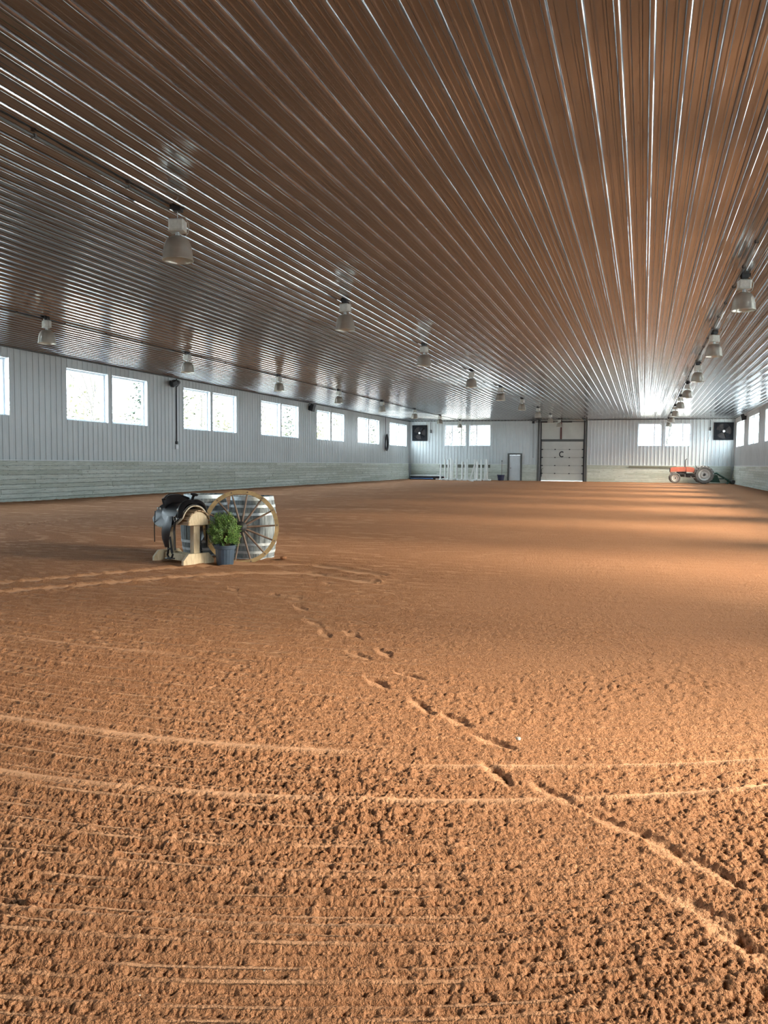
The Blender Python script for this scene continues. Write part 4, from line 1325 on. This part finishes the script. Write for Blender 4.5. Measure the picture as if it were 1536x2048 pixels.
# ------------------------------------------------------------------ barrels
def make_barrel():
    r = empty('wine_barrel')
    H_ = 0.88
    ns = 26
    def rad(z):
        t_ = (z / H_ - 0.5) * 2
        return 0.332 - 0.05 * t_ * t_
    mb = MB()
    for k in range(ns):
        a0 = 2 * PI * k / ns + 0.006; a1 = 2 * PI * (k + 1) / ns - 0.006
        vs = []; fs = []
        nz = 12
        for i in range(nz + 1):
            z = H_ * i / nz; R = rad(z)
            for a in (a0, (a0 + a1) / 2, a1): vs.append((R * math.cos(a), R * math.sin(a), z))
            for a in (a1, a0): vs.append(((R - 0.022) * math.cos(a), (R - 0.022) * math.sin(a), z))
        for i in range(nz):
            for j in range(5):
                jj = (j + 1) % 5
                fs.append((i * 5 + j, i * 5 + jj, (i + 1) * 5 + jj, (i + 1) * 5 + j))
        fs.append((4, 3, 2, 1, 0)); fs.append(tuple(nz * 5 + q for q in range(5)))
        mb.add(vs, fs, rnd.random())
    mb.build('staves', MAT['stave'], r, tones=True)
    mb = MB(); mb.lathe([(0.262, H_ - 0.045), (0.262, H_ - 0.025)], 32); mb.lathe([(0.262, 0.03), (0.262, 0.05)], 32)
    mb.build('barrel_head', MAT['stave'], r, tones=True)
    for z0, z1 in ((0.005, 0.055), (0.115, 0.15), (0.22, 0.255), (0.625, 0.66), (0.73, 0.765), (0.825, 0.875)):
        mb = MB(); mb.lathe([(rad(z0) + 0.001, z0), (rad(z0) + 0.004, z0), (rad(z1) + 0.004, z1), (rad(z1) + 0.001, z1)], 48, capb=False, capt=False)
        mb.build('hoop', MAT['hoop'], r, smooth=30)
    return r


b0 = make_barrel()
b0.location = (-5.07, 9.80, -0.04); b0.rotation_euler = (0, 0, 0.4)
tag(b0, 'weathered grey wooden barrel with steel hoops standing behind the wagon wheel', 'barrel', 'weathered wooden barrels')
b1 = copy_tree(b0)
b1.location = (-5.83, 9.84, -0.03); b1.rotation_euler = (0, 0, 2.1)
b1['label'] = 'weathered grey wooden barrel half hidden behind the saddle rack and shrub'

# ------------------------------------------------------------------ wagon wheel
ww = empty('wagon_wheel', (-4.80, 9.44, 0.485), 0, 'old wooden wagon wheel leaning against the right barrel', 'wagon wheel')
lean = Matrix.Rotation(0.44, 4, 'Z') @ Matrix.Rotation(math.radians(-8), 4, 'X')
ww.matrix_world = Matrix.Translation((-4.99, 9.33, 0.445)) @ lean
RW = 0.482
mb = MB()
mb.lathe([(RW - 0.045, -0.022), (RW, -0.022), (RW, 0.022), (RW - 0.045, 0.022), (RW - 0.045, -0.022)], 72, axis='Y', capb=False, capt=False)
fix_normals(mb.build('rim', MAT['rim'], ww, smooth=40))
mb = MB(); mb.lathe([(RW, -0.024), (RW + 0.007, -0.024), (RW + 0.007, 0.024), (RW, 0.024)], 72, axis='Y', capb=False, capt=False)
fix_normals(mb.build('iron_tyre', MAT['rim'], ww, smooth=40))
mb = MB(); mb.lathe([(0.0, -0.085), (0.035, -0.085), (0.05, -0.075), (0.052, -0.04), (0.075, -0.03), (0.075, 0.03), (0.05, 0.04), (0.045, 0.08), (0, 0.08)], 28, axis='Y', capb=False, capt=False)
fix_normals(mb.build('hub', MAT['hub'], ww, smooth=40))
mb = MB(); mb.lathe([(0.0, -0.09), (0.012, -0.09), (0.012, -0.08)], 12, axis='Y', capb=False, capt=False); mb.build('axle_hole', MAT['iron'], ww)
for k in range(14):
    a = 2 * PI * k / 14 + math.radians(3)
    mb = MB(); c, s = math.cos(a), math.sin(a)
    mb.tube([(0.07 * c, -0.01, 0.07 * s), (0.12 * c, -0.008, 0.12 * s), (0.30 * c, 0, 0.30 * s), (0.45 * c, 0, 0.45 * s)], [0.012, 0.015, 0.0125, 0.011], 8)
    mb.lathe([(0.012, -0.028), (0.012, -0.022)], 8, 0.465 * c, 0, 0.465 * s, 'Y')
    mb.build('spoke', MAT['spoke'], ww, smooth=50)

# ------------------------------------------------------------------ potted shrub
pt = empty('potted_shrub', (-5.005, 8.93, 0.0), 0, 'round green shrub in a ribbed blue-grey nursery pot', 'potted plant')
mb = MB()
vs = []; fs = []
n = 72
lv = [(0.0, 0.098, 0), (0.01, 0.105, 0), (0.20, 0.122, 1), (0.205, 0.132, 0), (0.235, 0.134, 0), (0.24, 0.137, 0), (0.25, 0.137, 0), (0.25, 0.126, 0), (0.03, 0.098, 0)]
for (z, r_, fl_) in lv:
    for i in range(n):
        a = 2 * PI * i / n
        rr = r_ - (0.0035 if (i % 4 in (0, 1)) and 0.005 < z < 0.203 else 0)
        vs.append((rr * math.cos(a), rr * math.sin(a), z))
for k in range(len(lv) - 1):
    for i in range(n):
        j = (i + 1) % n
        fs.append((k * n + i, k * n + j, (k + 1) * n + j, (k + 1) * n + i))
fs.append(tuple(range(n))[::-1])
mb.add(vs, fs)
mb.build('pot', MAT['pot'], pt, smooth=25)
mb = MB(); mb.lathe([(0.0, 0.225), (0.08, 0.222), (0.124, 0.215)], 24, capb=False, capt=False); mb.build('soil', MAT['soil'], pt, smooth=60)
mbs = MB(); mbl = MB()
rr_ = random.Random(3)
for k in range(330):
    a = rr_.uniform(0, 2 * PI); el = math.asin(rr_.uniform(-0.75, 1.0))
    R = 0.205 * rr_.uniform(0.75, 1.10)
    tip = Vector((R * math.cos(el) * math.cos(a), R * math.cos(el) * math.sin(a), 0.43 + R * 1.15 * math.sin(el)))
    base = Vector((0.02 * math.cos(a), 0.02 * math.sin(a), 0.22))
    mid = base.lerp(tip, 0.5) + Vector((0, 0, 0.03))
    if k % 3 == 0: mbs.tube([base, mid, tip], [0.004, 0.003, 0.0015], 4)
    dr = (tip - mid).normalized()
    for q in range(13):
        u = 0.25 + 0.75 * q / 12
        p = mid.lerp(tip, u)
        az = q * 2.4 + k
        pr_ = dr.orthogonal().normalized(); pr_ = Matrix.Rotation(az, 3, dr) @ pr_
        ld_ = (dr * 0.9 + pr_).normalized(); L_ = rr_.uniform(0.022, 0.038); wv = ld_.cross(dr).normalized() * 0.006
        nv = ld_.cross(wv).normalized() * 0.003
        mbl.add([p, p + ld_ * L_ * 0.5 + wv + nv, p + ld_ * L_, p + ld_ * L_ * 0.5 - wv + nv], [(0, 1, 2), (0, 2, 3)])
mbs.build('stems', MAT['stem'], pt)
mbl.build('foliage', MAT['leaf'], pt)

# ------------------------------------------------------------------ clods and stones on the sand
k = 0
for (x, y, r_, m, lb) in ((-4.52, 9.62, 0.045, 'sand', 'red clod of sand lying right of the wagon wheel'),
                         (-1.66, 1.83, 0.022, 'sand', 'dark round clod on the sand at the lower left'),
                         (-0.52, 3.66, 0.013, 'cord', 'small pale stone on the sand right of the footprints')):
    mb = MB(); rq = random.Random(k); k += 1
    n = 10
    vs = []; fs = []
    for i in range(1, 6):
        for j in range(n):
            th = PI * i / 6; ph_ = 2 * PI * j / n; q = r_ * rq.uniform(0.8, 1.15)
            vs.append((q * math.sin(th) * math.cos(ph_), q * math.sin(th) * math.sin(ph_), 0.6 * q * math.cos(th)))
    for i in range(4):
        for j in range(n):
            fs.append((i * n + j, i * n + (j + 1) % n, (i + 1) * n + (j + 1) % n, (i + 1) * n + j))
    fs.append(tuple(range(n))); fs.append(tuple(4 * n + j for j in range(n))[::-1])
    mb.add(vs, fs)
    o = fix_normals(mb.build('clod' if m == 'sand' else 'stone', MAT[m], smooth=60)); o.location = (x, y, 0.02 + r_ * 0.3)
    tag(o, lb, 'clod' if m == 'sand' else 'stone')

# ------------------------------------------------------------------ outdoors
mb = MB()
for (x0, x1, y0, y1) in ((-120, XL - 0.35, -60, 160), (XR + 0.35, 120, -60, 160)):
    mb.add([(x0, y0, -0.25), (x1, y0, -0.25), (x1, y1, -0.25), (x0, y1, -0.25)], [(0, 1, 2, 3)])
tag(mb.build('ground_outside', MAT['grass']), kind='structure')
mb = MB(); x0, x1, y0, y1 = XL - 0.35, XR + 0.35, YF + 0.35, 160
mb.add([(x0, y0, -0.25), (x1, y0, -0.25), (x1, y1, -0.25), (x0, y1, -0.25)], [(0, 1, 2, 3)])
tag(mb.build('ground_behind_barn', simple('unseen_dark_ground', (0.085, 0.075, 0.06), 0.95, var=0.3, scale=0.8)), kind='structure')  # unseen ground, made dark to dim the far windows' reflections in the ceiling


def thicket():
    r = random.Random(12)
    mb = MB()
    for k in range(15000):
        y = r.uniform(42, 140); x = -47 + r.uniform(-2.5, 2.5)
        top = 6.2 + 1.8 * math.sin(y * 0.37) + 1.1 * math.sin(y * 1.3 + 1)
        z = top * r.random() ** 0.8
        s_ = r.uniform(0.08, 0.26)
        d = Vector((r.uniform(-1, 1), r.uniform(-1, 1), r.uniform(-0.6, 0.6))).normalized() * s_
        t_ = Vector((r.uniform(-1, 1), r.uniform(-1, 1), r.uniform(-1, 1))).normalized() * s_ * 0.7
        p = Vector((x, y, z))
        mb.add([p - t_, p + d, p + t_, p - d], [(0, 1, 2, 3)])
    for k in range(170):
        y = r.uniform(42, 140); x = -46 + r.uniform(-3, 1)
        p = Vector((x, y, -0.25)); top = r.uniform(5.5, 9.5)
        q = p + Vector((r.uniform(-.5, .5), r.uniform(-.8, .8), top))
        mb.tube([p, p.lerp(q, 0.5) + Vector((0, r.uniform(-.3, .3), 0)), q], [0.08, 0.05, 0.015], 4)
        for m in range(7):
            a = p.lerp(q, r.uniform(0.3, 0.95)); mb.tube([a, a + Vector((r.uniform(-.6, .6), r.uniform(-1.4, 1.4), r.uniform(0.4, 1.4)))], [0.03, 0.01], 3)
    return tag(mb.build('thicket', MAT['ltleaf']), 'pale tangled thicket of brush beyond the left wall windows', 'thicket', kind='stuff')


thicket()


def bare_tree(seed):
    r = random.Random(seed)
    root = empty('bare_tree')
    tk = MB(); br = MB()

    def grow(p, d, L, rad, lvl):
        pts = [p]; rs = [rad]
        q = p.copy(); dd = d.copy()
        for i in range(3):
            dd = (dd + Vector((r.uniform(-.18, .18), r.uniform(-.18, .18), r.uniform(-.05, .12)))).normalized()
            q = q + dd * L / 3; pts.append(q.copy()); rs.append(rad * (1 - 0.2 * (i + 1)))
        (tk if lvl == 0 else br).tube(pts, rs, 6 if lvl < 2 else 3, cap=False)
        if lvl < 4:
            for k in range(4 if lvl else 7):
                t_ = r.uniform(0.35, 1.0); i = min(2, int(t_ * 3)); bp = pts[i].lerp(pts[i + 1], t_ * 3 - i)
                ax = Vector((r.uniform(-1, 1), r.uniform(-1, 1), r.uniform(0.1, 0.9))).normalized()
                grow(bp, (dd * 0.6 + ax).normalized(), L * r.uniform(0.5, 0.7), rad * 0.45, lvl + 1)
    grow(Vector((0, 0, 0)), Vector((0, 0, 1)), 6.0, 0.16, 0)
    tk.build('trunk', MAT['bark'], root); br.build('branches', MAT['bark'], root)
    return root


def leafy_tree(seed, mat, conic):
    r = random.Random(seed)
    root = empty('evergreen_tree' if conic else 'leafy_tree')
    mb = MB(); mb.tube([(0, 0, 0), (0, 0, 8.5)], [0.16, 0.03], 7); mb.build('trunk', MAT['bark'], root)
    mb = MB()
    for k in range(2600):
        z = 0.8 + 9 * r.random() ** 1.2
        Rm = (10.2 - z) * 0.27 if conic else 2.3 * math.sqrt(max(0.02, 1 - ((z - 5.2) / 4.8) ** 2))
        a = r.uniform(0, 2 * PI); q = Rm * r.uniform(0.5, 1.05)
        p = Vector((q * math.cos(a), q * math.sin(a), z)); s = r.uniform(0.14, 0.3)
        d = Vector((math.cos(a), math.sin(a), r.uniform(-0.6, 0.3))).normalized() * s
        t_ = Vector((-math.sin(a), math.cos(a), r.uniform(-0.5, 0.5))).normalized() * s * 0.5
        mb.add([p - t_, p + d, p + t_, p - d * 0.2], [(0, 1, 2, 3)])
    mb.build('crown', mat, root)
    return root


kinds = [bare_tree(5), leafy_tree(2, MAT['needles'], True), leafy_tree(4, MAT['ltleaf'], False), bare_tree(9)]
spots = [(-34, 42.5, 0), (-33, 48.5, 1), (-34, 57, 2), (-34, 66, 3), (-33, 73, 1), (-32, 81, 2), (-33, 90, 0), (-34, 101, 1), (-33, 111, 2), (-33, 121, 1),
         (-19.5, 88, 1), (-25, 96, 3), (-2.5, 86, 0), (2.2, 92, 3), (7.0, 88, 0), (13.0, 94, 3)]
tl = ['bare grey tree seen through the nearest full left window, left pane', 'dark evergreen seen through the nearest full left window, right pane',
      'yellow-green leafy tree seen through the second left window', 'bare tree beyond the third left window, left pane', 'dark evergreen beyond the third left window, right pane',
      'yellow-green leafy tree beyond the fourth left window', 'bare tree beyond the fifth left window', 'dark evergreen beyond the sixth left window',
      'leafy tree farthest along the left side of the barn', 'dark evergreen farthest along the left side of the barn',
      'dark evergreen beyond the left far wall window', 'bare tree beyond the left far wall window', 'bare tree beyond the right far wall window, leftmost pane',
      'bare tree beyond the right far wall window, behind its centre post', 'bare tree beyond the right far wall window, rightmost pane', 'bare tree beyond the far right corner of the barn']
used = set()
for (x, y, k), lb in zip(spots, tl):
    o = kinds[k] if k not in used else copy_tree(kinds[k])
    used.add(k)
    o.location = (x, y, -0.25); o.rotation_euler = (0, 0, rnd.uniform(0, 6)); o.scale = [rnd.uniform(0.95, 1.1)] * 3
    tag(o, lb, 'tree', 'trees standing outside the barn')
bpy.context.view_layer.update()
